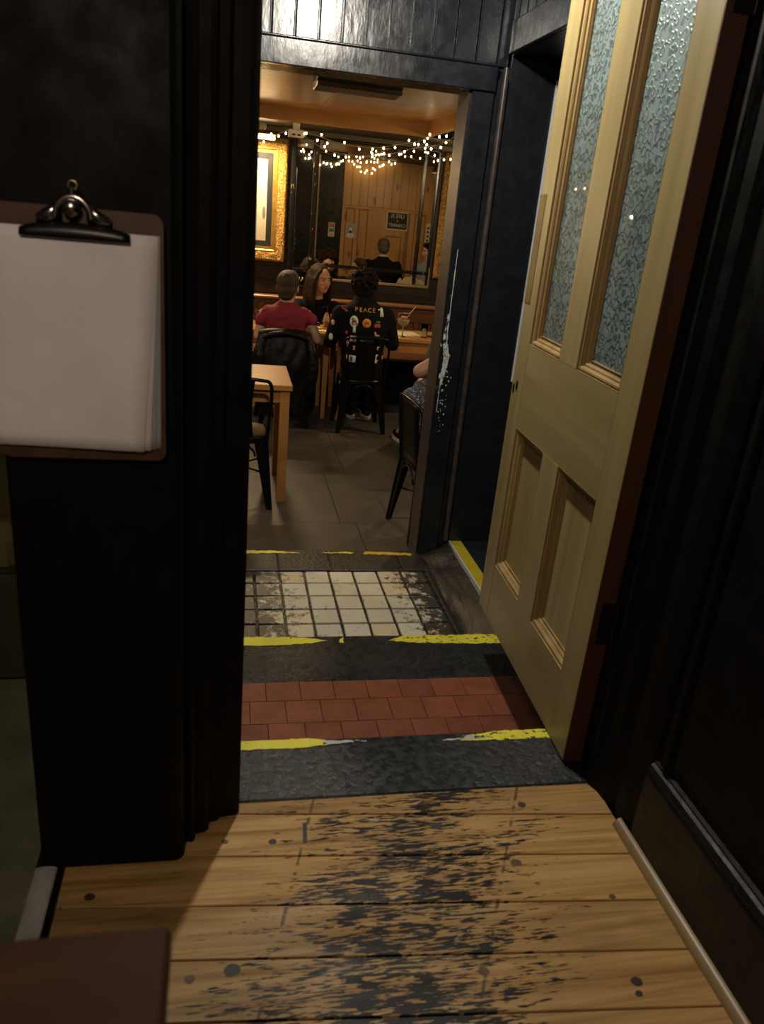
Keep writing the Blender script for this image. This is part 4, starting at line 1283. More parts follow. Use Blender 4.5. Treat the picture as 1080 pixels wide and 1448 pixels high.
def metal_chair():
    t = empty('metal_chair')
    # pressed steel seat
    m = MB(); vs = []; K = 20
    for (r, z) in ((0.0, 0.438), (0.13, 0.44), (0.165, 0.446), (0.178, 0.445), (0.180, 0.43), (0.172, 0.405)):
        for k in range(K):
            a = 2 * pi * k / K
            c_, s_ = cos(a), sin(a)
            e = 4.5
            q = (abs(c_) ** e + abs(s_) ** e) ** (-1 / e)
            vs.append((r * q * c_, r * q * s_, z))
    m.add(vs, [(i * K + k, i * K + (k + 1) % K, (i + 1) * K + (k + 1) % K, (i + 1) * K + k) for i in range(5) for k in range(K)], True)
    m.build('seat', M['chair'], t)
    for sx in (-1, 1):
        for sy in (-1, 1):
            m = MB()
            tx, ty = sx * 0.165, sy * 0.165
            bx, by = sx * 0.205, sy * (0.205 if sy < 0 else 0.20)
            w0, w1 = 0.075, 0.030
            for (ax, ay) in ((1, 0), (0, 1)):
                if ax:
                    vs = [(tx, ty, 0.43), (tx - sx * w0, ty, 0.43), (bx - sx * w1, by, 0.0), (bx, by, 0.0)]
                    vs += [(v[0], v[1] - sy * 0.004, v[2]) for v in vs]
                else:
                    vs = [(tx, ty, 0.43), (tx, ty - sy * w0, 0.43), (bx, by - sy * w1, 0.0), (bx, by, 0.0)]
                    vs += [(v[0] - sx * 0.004, v[1], v[2]) for v in vs]
                m.add(vs, [(0, 1, 2, 3), (7, 6, 5, 4), (0, 4, 5, 1), (1, 5, 6, 2), (2, 6, 7, 3), (3, 7, 4, 0)])
            m.tube([(tx * 0.99, ty * 0.99, 0.43), (bx * 0.99, by * 0.99, 0.003)], [0.012, 0.009], 8)
            m.build('leg', M['chair'], t)
    # hoop of the back: up from the rear corners, round over the top
    pts = [(-0.168, -0.168, 0.43), (-0.176, -0.178, 0.55), (-0.184, -0.192, 0.68)]
    pts += [(-0.184 + 0.03 * (1 - cos(a)), -0.192 - 0.012 * sin(a), 0.735 + 0.055 * sin(a)) for a in [pi / 2 * i / 5 for i in range(6)]]
    pts += [(-0.08, -0.212, 0.798), (0, -0.214, 0.80)]
    full = pts + [(-p[0], p[1], p[2]) for p in pts[:-1]][::-1]
    MB().tube(full, 0.0105, 8).build('back_hoop', M['chair'], t)
    m = MB(); vs = []
    for i in range(9):
        z = 0.435 + i / 8 * 0.36
        y = -0.172 - 0.042 * (i / 8) ** 1.2
        hw = 0.088 - 0.014 * sin(pi * i / 8)
        for u in (-1, -0.5, 0, 0.5, 1): vs.append((hw * u, y - 0.006 * (1 - u * u), z))
    m.add(vs, [(i * 5 + k, i * 5 + k + 1, (i + 1) * 5 + k + 1, (i + 1) * 5 + k) for i in range(8) for k in range(4)], True)
    o = m.build('back_slat', M['chair'], t); md = o.modifiers.new('thickness', 'SOLIDIFY'); md.thickness = 0.003
    for s in (-1, 1):
        MB().tube([(0.10 * cos(a), s * 0.178, 0.33 + 0.075 * sin(a)) for a in [pi * i / 14 for i in range(15)]], 0.007, 6).build('arch_brace', M['chair'], t)
        MB().tube([(s * 0.178, 0.10 * cos(a), 0.33 + 0.075 * sin(a)) for a in [pi * i / 14 for i in range(15)]], 0.007, 6).build('arch_brace', M['chair'], t)
    MB().tube([(-0.19, -0.19, 0.22), (0.19, 0.185, 0.22)], 0.006, 6).build('cross_brace', M['chair'], t)
    MB().tube([(0.19, -0.19, 0.22), (-0.19, 0.185, 0.22)], 0.006, 6).build('cross_brace', M['chair'], t)
    tag(t, 'black metal chair', 'chair', 'black metal chairs in the far room')
    return t

ch0 = metal_chair()
def chair_at(x, y, rz, label, first=[True]):
    if first[0]:
        o = ch0; first[0] = False
    else:
        o = copy_tree(ch0)
    o.location = (x, y, FZ); o.rotation_euler = (0, 0, rz); o['label'] = label
    return o
chair_at(1.105, 6.375, 0.0, 'black metal chair carrying the person in the patched jacket')
chair_at(0.455, 6.44, 0.05, 'black metal chair with a leather jacket over its back')
chair_at(0.072, 4.61, 0.0, 'empty black metal chair tucked under the lone oak table')
rc = chair_at(1.205, 4.12, radians(-83), 'empty black metal chair beside the far door jamb')
for c_ in rc.children:
    if c_.name.startswith('back_slat'): c_.scale = (1.95, 1, 1)
chair_at(1.80, 5.33, radians(65), 'black metal chair carrying the person in the floral dress')
chair_at(2.12, 4.30, pi, 'black metal chair carrying the grey-haired person in a dark suit')
chair_at(2.78, 4.35, pi * 0.9, 'black metal chair carrying the person in a pale blue shirt')

# ------------------------------------------------------------------ air heater box under the ceiling
hb = empty('air_heater')
MB().box(0.385, 0.80, 4.07, 4.25, 1.712, 1.900, 0.006).build('casing', plain('heater_casing', (0.018, 0.014, 0.010), 0.45), hb)
MB().box(0.387, 0.798, 4.072, 4.262, 1.690, 1.712, 0.004).build('grille', plain('heater_grille', (0.12, 0.085, 0.055), 0.3, 0.5), hb)
tag(hb, 'long dark heater box fixed below the plywood ceiling', 'heater')
base_at(hb, (0.59, 4.16, 1.90))

eb = empty('emergency_light')
MB().box(0.472, 0.603, 7.19, 7.25, 1.682, 1.740, 0.006).build('casing', M['white_plastic'], eb)
MB().box(0.51, 0.565, 7.20, 7.24, 1.74, 1.792).build('bracket', M['white_plastic'], eb)
MB().box(0.500, 0.530, 7.186, 7.192, 1.695, 1.708).build('vent_slot', M['ink'], eb)
MB().box(0.545, 0.572, 7.186, 7.192, 1.695, 1.708).build('vent_slot', M['ink'], eb)
tag(eb, 'white plastic emergency light box below the pine beam', 'emergency light')
base_at(eb, (0.54, 7.22, 1.792))

# ------------------------------------------------------------------ frames and mirror
def carved_frame(m, x0, x1, z0, z1, prof, y, n=40, amp=0.0, seed=0):
    """mitred frame lofted round a rectangle; relief grows out of the profile"""
    def ring(i, d):
        pts = []
        for (ax, az), (bx, bz) in (((x0 + i, z0 + i), (x1 - i, z0 + i)), ((x1 - i, z0 + i), (x1 - i, z1 - i)), ((x1 - i, z1 - i), (x0 + i, z1 - i)), ((x0 + i, z1 - i), (x0 + i, z0 + i))):
            for k in range(n):
                t = k / n
                x, z = ax + (bx - ax) * t, az + (bz - az) * t
                h = amp * noise.noise(Vector((x * 28 + seed, z * 28, i * 40))) if 0.004 < i < 0.09 else 0
                pts.append((x, y - d - max(-d * 0.6, h), z))
        return pts
    vs = []
    for i, d in prof: vs += ring(i, d)
    c = 4 * n
    m.add(vs, [(r_ * c + k, r_ * c + (k + 1) % c, (r_ + 1) * c + (k + 1) % c, (r_ + 1) * c + k) for r_ in range(len(prof) - 1) for k in range(c)], amp > 0)
    return m

# left picture
pf_ = empty('framed_picture')
m = MB(); carved_frame(m, -0.42, 0.515, 0.635, 1.70, [(0, 0), (0, 0.03), (0.012, 0.045), (0.03, 0.05), (0.045, 0.04), (0.06, 0.046), (0.075, 0.036), (0.085, 0.028)], 7.742, 40, 0.008, 3)
m.build('outer_frame', M['gold'], pf_)
m = MB(); carved_frame(m, -0.335, 0.430, 0.72, 1.615, [(0, 0.028), (0.012, 0.032), (0.022, 0.024), (0.048, 0.022), (0.05, 0.012)], 7.742, 4)
m.build('gilt_slip', M['gold_plain'], pf_)
m = MB(); carved_frame(m, -0.287, 0.382, 0.768, 1.567, [(0, 0.012), (0.003, 0.022), (0.046, 0.020), (0.05, 0.008)], 7.742, 4)
m.build('black_inner_frame', M['ink'], pf_)
MB().box(-0.24, 0.335, 7.731, 7.737, 0.815, 1.52).build('print_sheet', plain('aged_print', (0.5, 0.44, 0.32), 0.7, var=0.15, scale=5), pf_)
m = MB()
m.prismy([(0.31 + 0.014 * cos(a), 1.06 + 0.055 * sin(a)) for a in [2 * pi * i / 14 for i in range(14)]], 7.7295, 7.7312)
m.prismy([(0.05 + 0.16 * cos(a) * (1 + 0.2 * sin(3 * a)), 1.05 + 0.24 * sin(a)) for a in [2 * pi * i / 20 for i in range(20)]], 7.7295, 7.7312)
m.build('printed_shape', M['grey_ink'], pf_)
tag(pf_, 'large gilt framed print under the picture light', 'picture')
base_at(pf_, (0.05, 7.742, 0.635))

# right picture, carved frame
pr_ = empty('framed_picture')
m = MB(); carved_frame(m, 1.975, 2.95, 0.60, 1.74, [(0, 0), (0, 0.03), (0.02, 0.05), (0.045, 0.045), (0.06, 0.055), (0.085, 0.05), (0.10, 0.03), (0.115, 0.02)], 7.742, 90, 0.026, 9)
m.build('outer_frame', M['gold'], pr_)
MB().box(2.088, 2.84, 7.728, 7.738, 0.712, 1.63).build('canvas', plain('dark_canvas', (0.06, 0.045, 0.03), 0.5, var=0.5, scale=6), pr_)
tag(pr_, 'carved gilt frame with leaf relief right of the mirror', 'picture')
base_at(pr_, (2.46, 7.742, 0.60))

# large mirror with black glazing bars
mi = empty('wall_mirror')
MB().box(0.545, 1.965, 7.736, 7.744, 0.42, 1.745).build('backing', M['ink'], mi)
for a, b_, c, d in ((0.592, 0.742, 0.60, 1.715), (0.795, 1.772, 0.655, 1.72), (0.795, 1.772, 0.525, 0.622), (1.812, 1.905, 0.655, 1.72), (1.812, 1.905, 0.53, 0.622)):
    MB().box(a, b_, 7.729, 7.736, c, d).build('mirror_pane', M['mirror'], mi)
bars = [(0.550, 0.590, 0.42, 1.745), (0.744, 0.793, 0.42, 1.745), (1.774, 1.810, 0.53, 1.745), (1.907, 1.935, 0.53, 1.745),
        (0.793, 1.935, 0.624, 0.653), (0.590, 0.744, 0.565, 0.598), (0.590, 0.744, 1.717, 1.745), (0.793, 1.935, 1.722, 1.745), (0.590, 0.744, 0.42, 0.44)]
for a, b_, c, d in bars:
    MB().box(a, b_, 7.715, 7.738, c, d, 0.007).build('glazing_bar', M['frame_black'], mi)
MB().box(0.793, 1.94, 7.716, 7.738, 0.497, 0.523, 0.006).build('gilt_sill', plain('worn_gilt', (0.32, 0.25, 0.13), 0.4, 0.3, 0.4, 50), mi)
MB().box(1.925, 1.945, 7.716, 7.738, 0.497, 0.70, 0.005).build('gilt_edge', bpy.data.materials['worn_gilt'], mi)
m = MB()
for s in (-1, 1):
    m.tube([(0.667 + s * (0.012 + 0.02 * sin(t * 2.6)), 7.722, 0.475 + 0.055 * t - 0.02 * t * t * t) for t in [i / 10 for i in range(11)]], [0.005 + 0.004 * sin(pi * i / 10) for i in range(11)], 6)
m.ball((0.667, 7.722, 0.50), (0.008, 0.006, 0.016))
m.build('scroll_ornament', bpy.data.materials['worn_gilt'], mi)
MB().box(0.592, 0.742, 7.730, 7.737, 0.442, 0.563).build('foot_block', M['frame_black'], mi)
# corner scraped down to the gilt
m = MB(); pts = [(1.62, 0.528)]
for i in range(16):
    t = i / 15
    pts.append((1.64 + 0.26 * t, 0.535 + 0.075 * abs(noise.noise(Vector((t * 6, 1.3, 0)))) + 0.06 * sin(pi * t) ** 2))
pts.append((1.905, 0.528))
m.prismy(pts, 7.7265, 7.729); m.build('flaked_silvering', plain('flaked_backing', (0.36, 0.29, 0.17), 0.6, var=0.3, scale=40), mi)
tag(mi, 'wide wall mirror divided by black bars above the bench', 'mirror')
base_at(mi, (1.25, 7.744, 0.42))

# ------------------------------------------------------------------ fairy lights
def fairy(name, pts, spacing, label, drop=0.028, wr=0.0014, br=0.0085):
    t = empty(name)
    sp = spline(pts, 8)
    MB().tube(sp, wr, 5).build('cable', M['wire'], t)
    proto = MB().ball((0, 0, 0), (br * 0.9, br * 0.9, br * 1.15), 8, 6).build('bulb', M['bulb'], t)
    stem = None
    acc = 0; first = True
    for a, b_ in zip(sp, sp[1:]):
        acc += (b_ - a).length
        if acc >= spacing:
            acc = R.uniform(-0.25, 0.25) * spacing
            d = Vector((R.uniform(-0.5, 0.5), R.uniform(-0.5, 0.1), R.choice([1, -1, -1]) * R.uniform(0.3, 1))).normalized() * drop * R.uniform(0.5, 1.2)
            p = a + d
            if first: o = proto; first = False
            else:
                o = proto.copy(); link(o, t)
            o.location = p
            MB().tube([a, a + d * 0.8], 0.0015, 4).build('bulb_stem', M['wire'], t)
    tag(t, label, 'fairy lights', 'fairy light strings in the far room')
    base_at(t, pts[0])
    return t
fairy('fairy_lights', [(0.517, 7.05, 1.756), (0.6, 7.05, 1.723), (0.719, 7.05, 1.698), (0.886, 7.05, 1.662), (1.036, 7.05, 1.656), (1.187, 7.02, 1.660), (1.336, 6.9, 1.69), (1.468, 6.7, 1.717), (1.548, 6.45, 1.751), (1.626, 6.2, 1.778), (1.645, 6.15, 1.789)], 0.095, 'upper string of fairy lights swagged along the pine beam')
fairy('fairy_lights', [(0.531, 7.06, 1.727), (0.652, 7.06, 1.655), (0.803, 7.06, 1.601), (0.983, 7.06, 1.586), (1.164, 7.03, 1.594), (1.322, 6.95, 1.626), (1.445, 6.7, 1.664), (1.529, 6.45, 1.674), (1.618, 6.2, 1.723), (1.64, 6.1, 1.788)], 0.085, 'lower string of fairy lights swagged in front of the mirror')
fairy('fairy_lights', [(1.625, 7.07, 1.785), (1.69, 7.30, 1.70), (1.80, 7.45, 1.66), (1.92, 7.55, 1.68), (2.10, 7.58, 1.75)], 0.075, 'fairy lights trailing from the beam to the carved gilt frame')
fairy('fairy_lights', [(0.02, 7.05, 1.62), (0.134, 7.05, 1.60), (0.259, 7.05, 1.63), (0.372, 7.05, 1.68), (0.518, 7.05, 1.75)], 0.06, 'fairy lights hanging beside the picture light')
fairy('fairy_lights', [(0.95, 3.65, 1.84), (1.077, 3.65, 1.766), (1.259, 3.65, 1.721), (1.37, 3.65, 1.704), (1.505, 3.65, 1.77), (1.60, 3.65, 1.83)], 0.035, 'fairy lights above the black wall, seen in the mirror', br=0.011)
fairy('fairy_lights', [(1.662, 3.65, 1.835), (1.762, 3.65, 1.734), (1.869, 3.65, 1.67), (1.99, 3.65, 1.70), (2.063, 3.65, 1.77), (2.2, 3.65, 1.82), (2.30, 3.65, 1.84)], 0.04, 'fairy lights above the pine wall, seen in the mirror', br=0.011)

fairy('fairy_lights', [(-1.30, 7.735, 1.62), (-1.10, 7.73, 1.54), (-0.9, 7.73, 1.50), (-0.7, 7.73, 1.52), (-0.55, 7.73, 1.60), (-0.46, 7.735, 1.66)], 0.05, 'fairy lights along the far wall left of the gilt framed print', br=0.011)

# ------------------------------------------------------------------ notices on the pine wall (read in the mirror)
def text_mesh(body, size, mat, parent, loc, rot, name='lettering', ext=0.0003, align='CENTER', sx=1.0):
    c = bpy.data.curves.new(name, 'FONT')
    c.body = body; c.size = size; c.align_x = align; c.align_y = 'CENTER'; c.extrude = ext
    c.resolution_u = 2
    t = bpy.data.objects.new(name, c); COL.objects.link(t)
    dg = bpy.context.evaluated_depsgraph_get()
    me = bpy.data.meshes.new_from_object(t.evaluated_get(dg))
    bpy.data.objects.remove(t)
    me.materials.clear(); me.materials.append(mat)
    me.name = name
    o = bpy.data.objects.new(name, me)
    o.location = loc; o.rotation_euler = rot; o.scale = (sx, 1, 1)
    link(o, parent)
    return o

ROT = (radians(90), 0, pi)   # faces +y
ps = empty('poster')
MB().box(2.268, 2.582, 3.5405, 3.5425, 0.93, 1.18).build('sheet', M['white_ink'], ps)
MB().box(2.278, 2.572, 3.5425, 3.5430, 0.945, 1.17).build('printed_ground', M['ink'], ps)
text_mesh('LIFE IS', 0.078, M['white_ink'], ps, (2.425, 3.5434, 1.122), ROT, sx=0.98)
text_mesh('A', 0.042, M['white_ink'], ps, (2.425, 3.5434, 1.058), ROT)
text_mesh('CABARET', 0.064, M['white_ink'], ps, (2.425, 3.5434, 0.995), ROT, sx=0.95)
tag(ps, 'black poster reading LIFE IS A CABARET on the pine door', 'poster')
base_at(ps, (2.425, 3.541, 0.93))

ph = empty('portrait_print')
MB().box(1.664, 1.816, 3.5405, 3.5418, 0.765, 0.968).build('sheet', M['lgrey_ink'], ph)
def oval(cx, cz, rx, rz, y0, y1, mat, name, n=18):
    return MB().prismy([(cx + rx * cos(2 * pi * i / n), cz + rz * sin(2 * pi * i / n)) for i in range(n)], y0, y1).build(name, mat, ph)
oval(1.74, 0.80, 0.058, 0.035, 3.5418, 3.5421, M['white_ink'], 'printed_shoulders')
oval(1.74, 0.885, 0.034, 0.05, 3.5421, 3.5424, M['grey_ink'], 'printed_hair')
oval(1.74, 0.878, 0.027, 0.040, 3.5424, 3.5427, M['white_ink'], 'printed_face')
oval(1.74, 0.850, 0.022, 0.020, 3.5427, 3.5430, M['ink'], 'printed_beard')
tag(ph, 'small grey portrait print pinned to the pine door', 'print')
base_at(ph, (1.74, 3.541, 0.765))

sg = empty('safety_sign')
MB().box(1.418, 1.508, 3.5105, 3.5125, 0.760, 0.956).build('plate', M['white_ink'], sg)
MB().box(1.428, 1.470, 3.5125, 3.5130, 0.890, 0.945).build('red_symbol', M['red_ink'], sg)
MB().box(1.478, 1.498, 3.5125, 3.5130, 0.885, 0.945).build('red_symbol', M['red_ink'], sg)
MB().box(1.428, 1.498, 3.5125, 3.5130, 0.825, 0.872).build('green_symbol', M['green_ink'], sg)
MB().box(1.436, 1.490, 3.5125, 3.5130, 0.780, 0.79).build('red_line', M['red_ink'], sg)
MB().box(1.440, 1.448, 3.5130, 3.5134, 0.900, 0.935).build('white_mark', M['white_ink'], sg)
tag(sg, 'white safety sign with red and green symbols on the black wall', 'sign')
base_at(sg, (1.463, 3.511, 0.76))

vs_ = empty('notice')
MB().box(2.872, 2.94, 3.5405, 3.542, 0.72, 1.06).build('sheet', M['white_ink'], vs_)
for i in range(5):
    MB().box(2.89, 2.922, 3.542, 3.5424, 0.75 + i * 0.058, 0.785 + i * 0.058).build('printed_block', M['ink'], vs_)
tag(vs_, 'narrow upright notice with dark print on the pine wall', 'notice')
base_at(vs_, (2.906, 3.541, 0.72))
# ------------------------------------------------------------------ things on the far tables
TZ = 0.165
gb = empty('balloon_glass', (1.50, 6.70, TZ))
MB().lathe([(0.036, 0.0), (0.036, 0.003), (0.008, 0.008), (0.005, 0.02), (0.005, 0.085), (0.010, 0.095)], n=16).build('stem', M['green_glass'], gb)
MB().lathe([(0.010, 0.092), (0.040, 0.108), (0.055, 0.140), (0.054, 0.175), (0.045, 0.205)], n=20).build('bowl', M['glass'], gb)
MB().lathe([(0.008, 0.096), (0.036, 0.110), (0.050, 0.140), (0.050, 0.155)], n=20).build('drink', M['drink'], gb)
MB().ball((0.0, 0.0, 0.165), (0.024, 0.02, 0.014)).build('fruit', M['peach'], gb)
MB().tube([(-0.01, 0, 0.13), (0.097, 0, 0.262)], 0.004, 6).build('straw', M['straw'], gb)
tag(gb, 'balloon cocktail glass with a striped straw and green stem', 'glass')

def tumbler(x, y, h, r0, r1, fill, mat, label, name='tumbler'):
    t = empty(name, (x, y, TZ))
    MB().lathe([(r0, 0), (r0 + (r1 - r0) * 0.5, h * 0.5), (r1, h), (r1 - 0.002, h), (r0 - 0.003, 0.012)], n=18).build('glass_body', M['glass'], t)
    MB().lathe([(r0 - 0.004, 0.014), (r0 - 0.003 + (r1 - r0) * fill, h * fill)], n=18).build('drink', mat, t)
    tag(t, label, 'glass')
tumbler(1.70, 6.72, 0.115, 0.027, 0.033, 0.7, M['drink'], 'straight tumbler of pale drink at the end of the table')
tumbler(0.85, 6.88, 0.19, 0.028, 0.037, 0.32, M['amber'], 'tall nearly empty beer glass by the person in the patched jacket', 'pint_glass')
g2 = empty('wine_glass', (0.262, 6.95, TZ))
MB().lathe([(0.032, 0), (0.032, 0.003), (0.005, 0.008), (0.004, 0.075), (0.012, 0.085)], n=16).build('stem', M['glass'], g2)
MB().lathe([(0.012, 0.083), (0.034, 0.105), (0.037, 0.14), (0.032, 0.185)], n=18).build('bowl', M['glass'], g2)
tag(g2, 'stemmed wine glass on the oak table with the red-topped person', 'glass')

def paper_on(name, x0, x1, y0, y1, rz, mat, label, cat, z=TZ, th=0.004):
    o = MB().box(-(x1 - x0) / 2, (x1 - x0) / 2, -(y1 - y0) / 2, (y1 - y0) / 2, 0, th, 0.0008).build(name, mat)
    o.location = ((x0 + x1) / 2, (y0 + y1) / 2, z); o.rotation_euler = (0, 0, rz)
    tag(o, label, cat)
    return o
paper_on('menu_card', 1.47, 1.68, 6.76, 7.00, 0.1, M['cream'], 'cream menu card behind the balloon glass', 'menu')
paper_on('menu_card', 0.72, 0.86, 6.70, 6.78, -0.15, M['cream'], 'folded cream napkin card beside the tall beer glass', 'napkin')
ph_ = empty('phone', (1.782, 6.79, TZ), 0.1)
MB().box(-0.075, 0.075, -0.036, 0.036, 0, 0.009, 0.003).build('body', M['ink'], ph_)
MB().box(-0.070, 0.070, -0.032, 0.032, 0.009, 0.0094).build('screen', M['chair'], ph_)
tag(ph_, 'black phone lying behind the straight tumbler', 'phone')
pl2 = empty('plate', (0.742, 6.868, TZ)); pl2.scale = (0.75, 0.75, 0.75)
MB().lathe([(0.04, 0), (0.055, 0.004), (0.085, 0.013), (0.086, 0.015), (0.05, 0.007), (0.001, 0.006)], n=24).build('dish', M['white_plastic'], pl2)
m = MB()
for i in range(6):
    m.ball((R.uniform(-0.04, 0.04), R.uniform(-0.04, 0.04), 0.014), (0.012, 0.008, 0.007), 7, 5)
m.build('snack', plain('brown_snack', (0.2, 0.07, 0.02), 0.7), pl2)
tag(pl2, 'white plate with small brown snacks on the oak table', 'plate')
tl = empty('tea_light', (0.79, 6.985, TZ))
MB().lathe([(0.018, 0), (0.022, 0.035), (0.02, 0.035), (0.017, 0.006)], n=14).build('holder', M['glass'], tl)
MB().ball((0, 0, 0.024), (0.01, 0.01, 0.014)).build('wax', M['cream'], tl)
tag(tl, 'small glass candle holder by the tall beer glass', 'candle')

# ------------------------------------------------------------------ PEOPLE
def loft(m, rings, n=20, e=2.3):
    """stack of super-elliptic sections (cx, cy, cz, rx, ry[, yaw])"""
    vs = []
    for rg in rings:
        cx, cy, cz, rx, ry = rg[:5]
        yw = rg[5] if len(rg) > 5 else 0.0
        for k in range(n):
            a = 2 * pi * k / n
            c_, s_ = cos(a), sin(a)
            q = (abs(c_) ** e + abs(s_) ** e) ** (-1 / e)
            x, y = rx * q * c_, ry * q * s_
            vs.append((cx + x * cos(yw) - y * sin(yw), cy + x * sin(yw) + y * cos(yw), cz))
    fs = [(i * n + k, i * n + (k + 1) % n, (i + 1) * n + (k + 1) % n, (i + 1) * n + k) for i in range(len(rings) - 1) for k in range(n)]
    fs.append(tuple(range(n))[::-1]); fs.append(tuple(range((len(rings) - 1) * n, len(rings) * n)))
    return m.add(vs, fs, True)


def fuse(m, name, mat, parent, voxel=0.008, smooth=6, folds=0.0, fscale=0.06):
    """grow the pieces together into one continuous surface"""
    o = m.build(name, mat, parent)
    md = o.modifiers.new('fuse', 'REMESH'); md.mode = 'VOXEL'; md.voxel_size = voxel; md.use_smooth_shade = True
    md = o.modifiers.new('soften', 'SMOOTH'); md.iterations = smooth; md.factor = 0.5
    if folds > 0:
        tx = bpy.data.textures.get('cloth_folds_%g' % fscale)
        if tx is None:
            tx = bpy.data.textures.new('cloth_folds_%g' % fscale, 'CLOUDS'); tx.noise_scale = fscale; tx.noise_depth = 2
        md = o.modifiers.new('folds', 'DISPLACE'); md.texture = tx; md.strength = folds; md.mid_level = 0.5; md.texture_coords = 'GLOBAL'
    # bake to a plain mesh so that copies and checks read the real surface
    dg = bpy.context.evaluated_depsgraph_get()
    me = bpy.data.meshes.new_from_object(o.evaluated_get(dg))
    old = o.data
    o.modifiers.clear()
    o.data = me
    me.name = name
    bpy.data.meshes.remove(old)
    return o


def frame(fwdv, tilt=0.0):
    f = Vector(fwdv).normalized()
    u = Vector((0, 0, 1))
    r = f.cross(u).normalized()
    u = r.cross(f).normalized()
    if tilt:
        q = Matrix.Rotation(tilt, 3, f)
        r = q @ r; u = q @ u
    return r, f, u


def head_pieces(m, c, r, f, u, s=1.0):
    """skull, jaw, brow, nose, cheeks, ears; c is the middle of the head"""
    B = Matrix((r, f, u)).transposed()
    def P(x, y, z): return Vector(c) + B @ Vector((x * s, y * s, z * s))
    def E_(p, rad): m.ball(P(*p), tuple(q * s for q in rad), 16, 12, B)
    E_((0, -0.008, 0.030), (0.073, 0.092, 0.082))
    E_((0, 0.022, -0.020), (0.060, 0.066, 0.080))
    E_((0, 0.050, -0.075), (0.036, 0.034, 0.034))
    E_((0, 0.072, 0.026), (0.050, 0.018, 0.012))
    for q in (-1, 1):
        E_((q * 0.036, 0.058, -0.022), (0.024, 0.024, 0.024))
        E_((q * 0.074, -0.008, -0.004), (0.010, 0.020, 0.032))
        E_((q * 0.029, 0.070, -0.056), (0.014, 0.012, 0.010))
    m.capsule(P(0, 0.083, 0.018), P(0, 0.102, -0.022), 0.009 * s, 0.014 * s, 8)
    E_((0, 0.080, -0.048), (0.022, 0.012, 0.008))
    E_((0, 0.078, -0.060), (0.018, 0.012, 0.008))
    return P, B


def hand(m, wrist, dirv, palm_n, curl=0.5, s=1.0, mirror=1):
    """palm, four fingers of different lengths bent at two knuckles, thumb from the side"""
    d = Vector(dirv).normalized(); n = Vector(palm_n).normalized()
    n = (n - d * n.dot(d)).normalized()
    sd = d.cross(n).normalized() * mirror
    w_ = Vector(wrist)
    pc = w_ + d * 0.048 * s
    m.ball(pc, (0.040 * s, 0.036 * s, 0.015 * s), 12, 8, Matrix((sd, d, n)).transposed())
    m.capsule(w_, pc, 0.024 * s, 0.022 * s, 8)
    for i, L in enumerate((0.066, 0.076, 0.071, 0.055)):
        off = (-0.030 + 0.020 * i) * s
        p = w_ + d * (0.082 * s - abs(i - 1.3) * 0.003) + sd * off
        dd = d
        for k, fr in enumerate((0.42, 0.32, 0.26)):
            ang = curl * (0.35 + 0.45 * k)
            nd = (d * cos(ang) + n * sin(ang)).normalized()
            q = p + nd * L * s * fr
            m.capsule(p, q, (0.0095 - 0.001 * k) * s, (0.0088 - 0.001 * k) * s, 7)
            p = q
    p = w_ + d * 0.022 * s - sd * 0.028 * s
    q = p + (d * 0.6 - sd * 0.75 + n * 0.25).normalized() * 0.036 * s
    m.capsule(p, q, 0.012 * s, 0.0105 * s, 7)
    m.capsule(q, q + (d * 0.9 - sd * 0.2 + n * 0.35).normalized() * 0.030 * s, 0.0105 * s, 0.0085 * s, 7)


def face_parts(P, B, parent, brow_mat, s=1.0, open_eyes=True):
    for q in (-1, 1):
        m = MB(); m.ball(P(q * 0.031, 0.078, 0.006), (0.0125 * s, 0.008 * s, 0.0070 * s), 10, 8, B)
        e = m.build('eye', M['white_cloth'], parent)
        m = MB(); m.ball(P(q * 0.031 + 0.001, 0.0845, 0.006), (0.0055 * s, 0.003 * s, 0.0058 * s), 10, 8, B)
        m.build('iris', M['eye'], e)
        MB().capsule(P(q * 0.016, 0.088, 0.023), P(q * 0.047, 0.074, 0.026), 0.0032 * s, 0.0024 * s, 6).build('eyebrow', brow_mat, parent)
    m = MB()
    m.ball(P(0, 0.092, -0.0485), (0.021 * s, 0.006 * s, 0.0042 * s), 12, 6, B)
    m.ball(P(0, 0.090, -0.0575), (0.018 * s, 0.006 * s, 0.0052 * s), 12, 6, B)
    m.build('lips', M['lip'], parent)


def arm(m, sh, el, wr, r=(0.048, 0.040, 0.027)):
    m.capsule(sh, el, r[0], r[1]); m.capsule(el, wr, r[1] * 0.98, r[2])


def leg(m, hip, kn, an, toe, r=(0.085, 0.060, 0.038)):
    m.capsule(hip, kn, r[0], r[1], 12); m.capsule(kn, an, r[1] * 0.95, r[2], 10)
    m.capsule(an, toe, r[2] * 1.0, r[2] * 0.75, 10)


def shoe(parent, an, toe, mat, sole):
    a = Vector(an); t = Vector(toe)
    d = (t - a); d.z = 0; d = d.normalized()
    sd = Vector((-d.y, d.x, 0))
    B = Matrix((sd, d, Vector((0, 0, 1)))).transposed()
    mid = Vector((a.x, a.y, FZ)) + d * 0.055
    m = MB()
    m.ball(mid + Vector((0, 0, 0.045)), (0.044, 0.135, 0.036), 14, 10, B)
    m.capsule(Vector((a.x, a.y, FZ + 0.06)), Vector((a.x, a.y, FZ + 0.10)), 0.046, 0.045, 10)
    o = fuse(m, 'shoe', mat, parent, 0.008, 4)
    m = MB(); vs = []
    for z in (0.0, 0.022):
        for k in range(20):
            q = 2 * pi * k / 20
            p = mid + sd * (0.046 * cos(q)) + d * (0.142 * sin(q))
            vs.append((p.x, p.y, FZ + z))
    m.add(vs, [tuple(range(20))[::-1], tuple(range(20, 40))] + [(k, (k + 1) % 20, 20 + (k + 1) % 20, 20 + k) for k in range(20)])
    m.build('sole', sole, o)
    return o


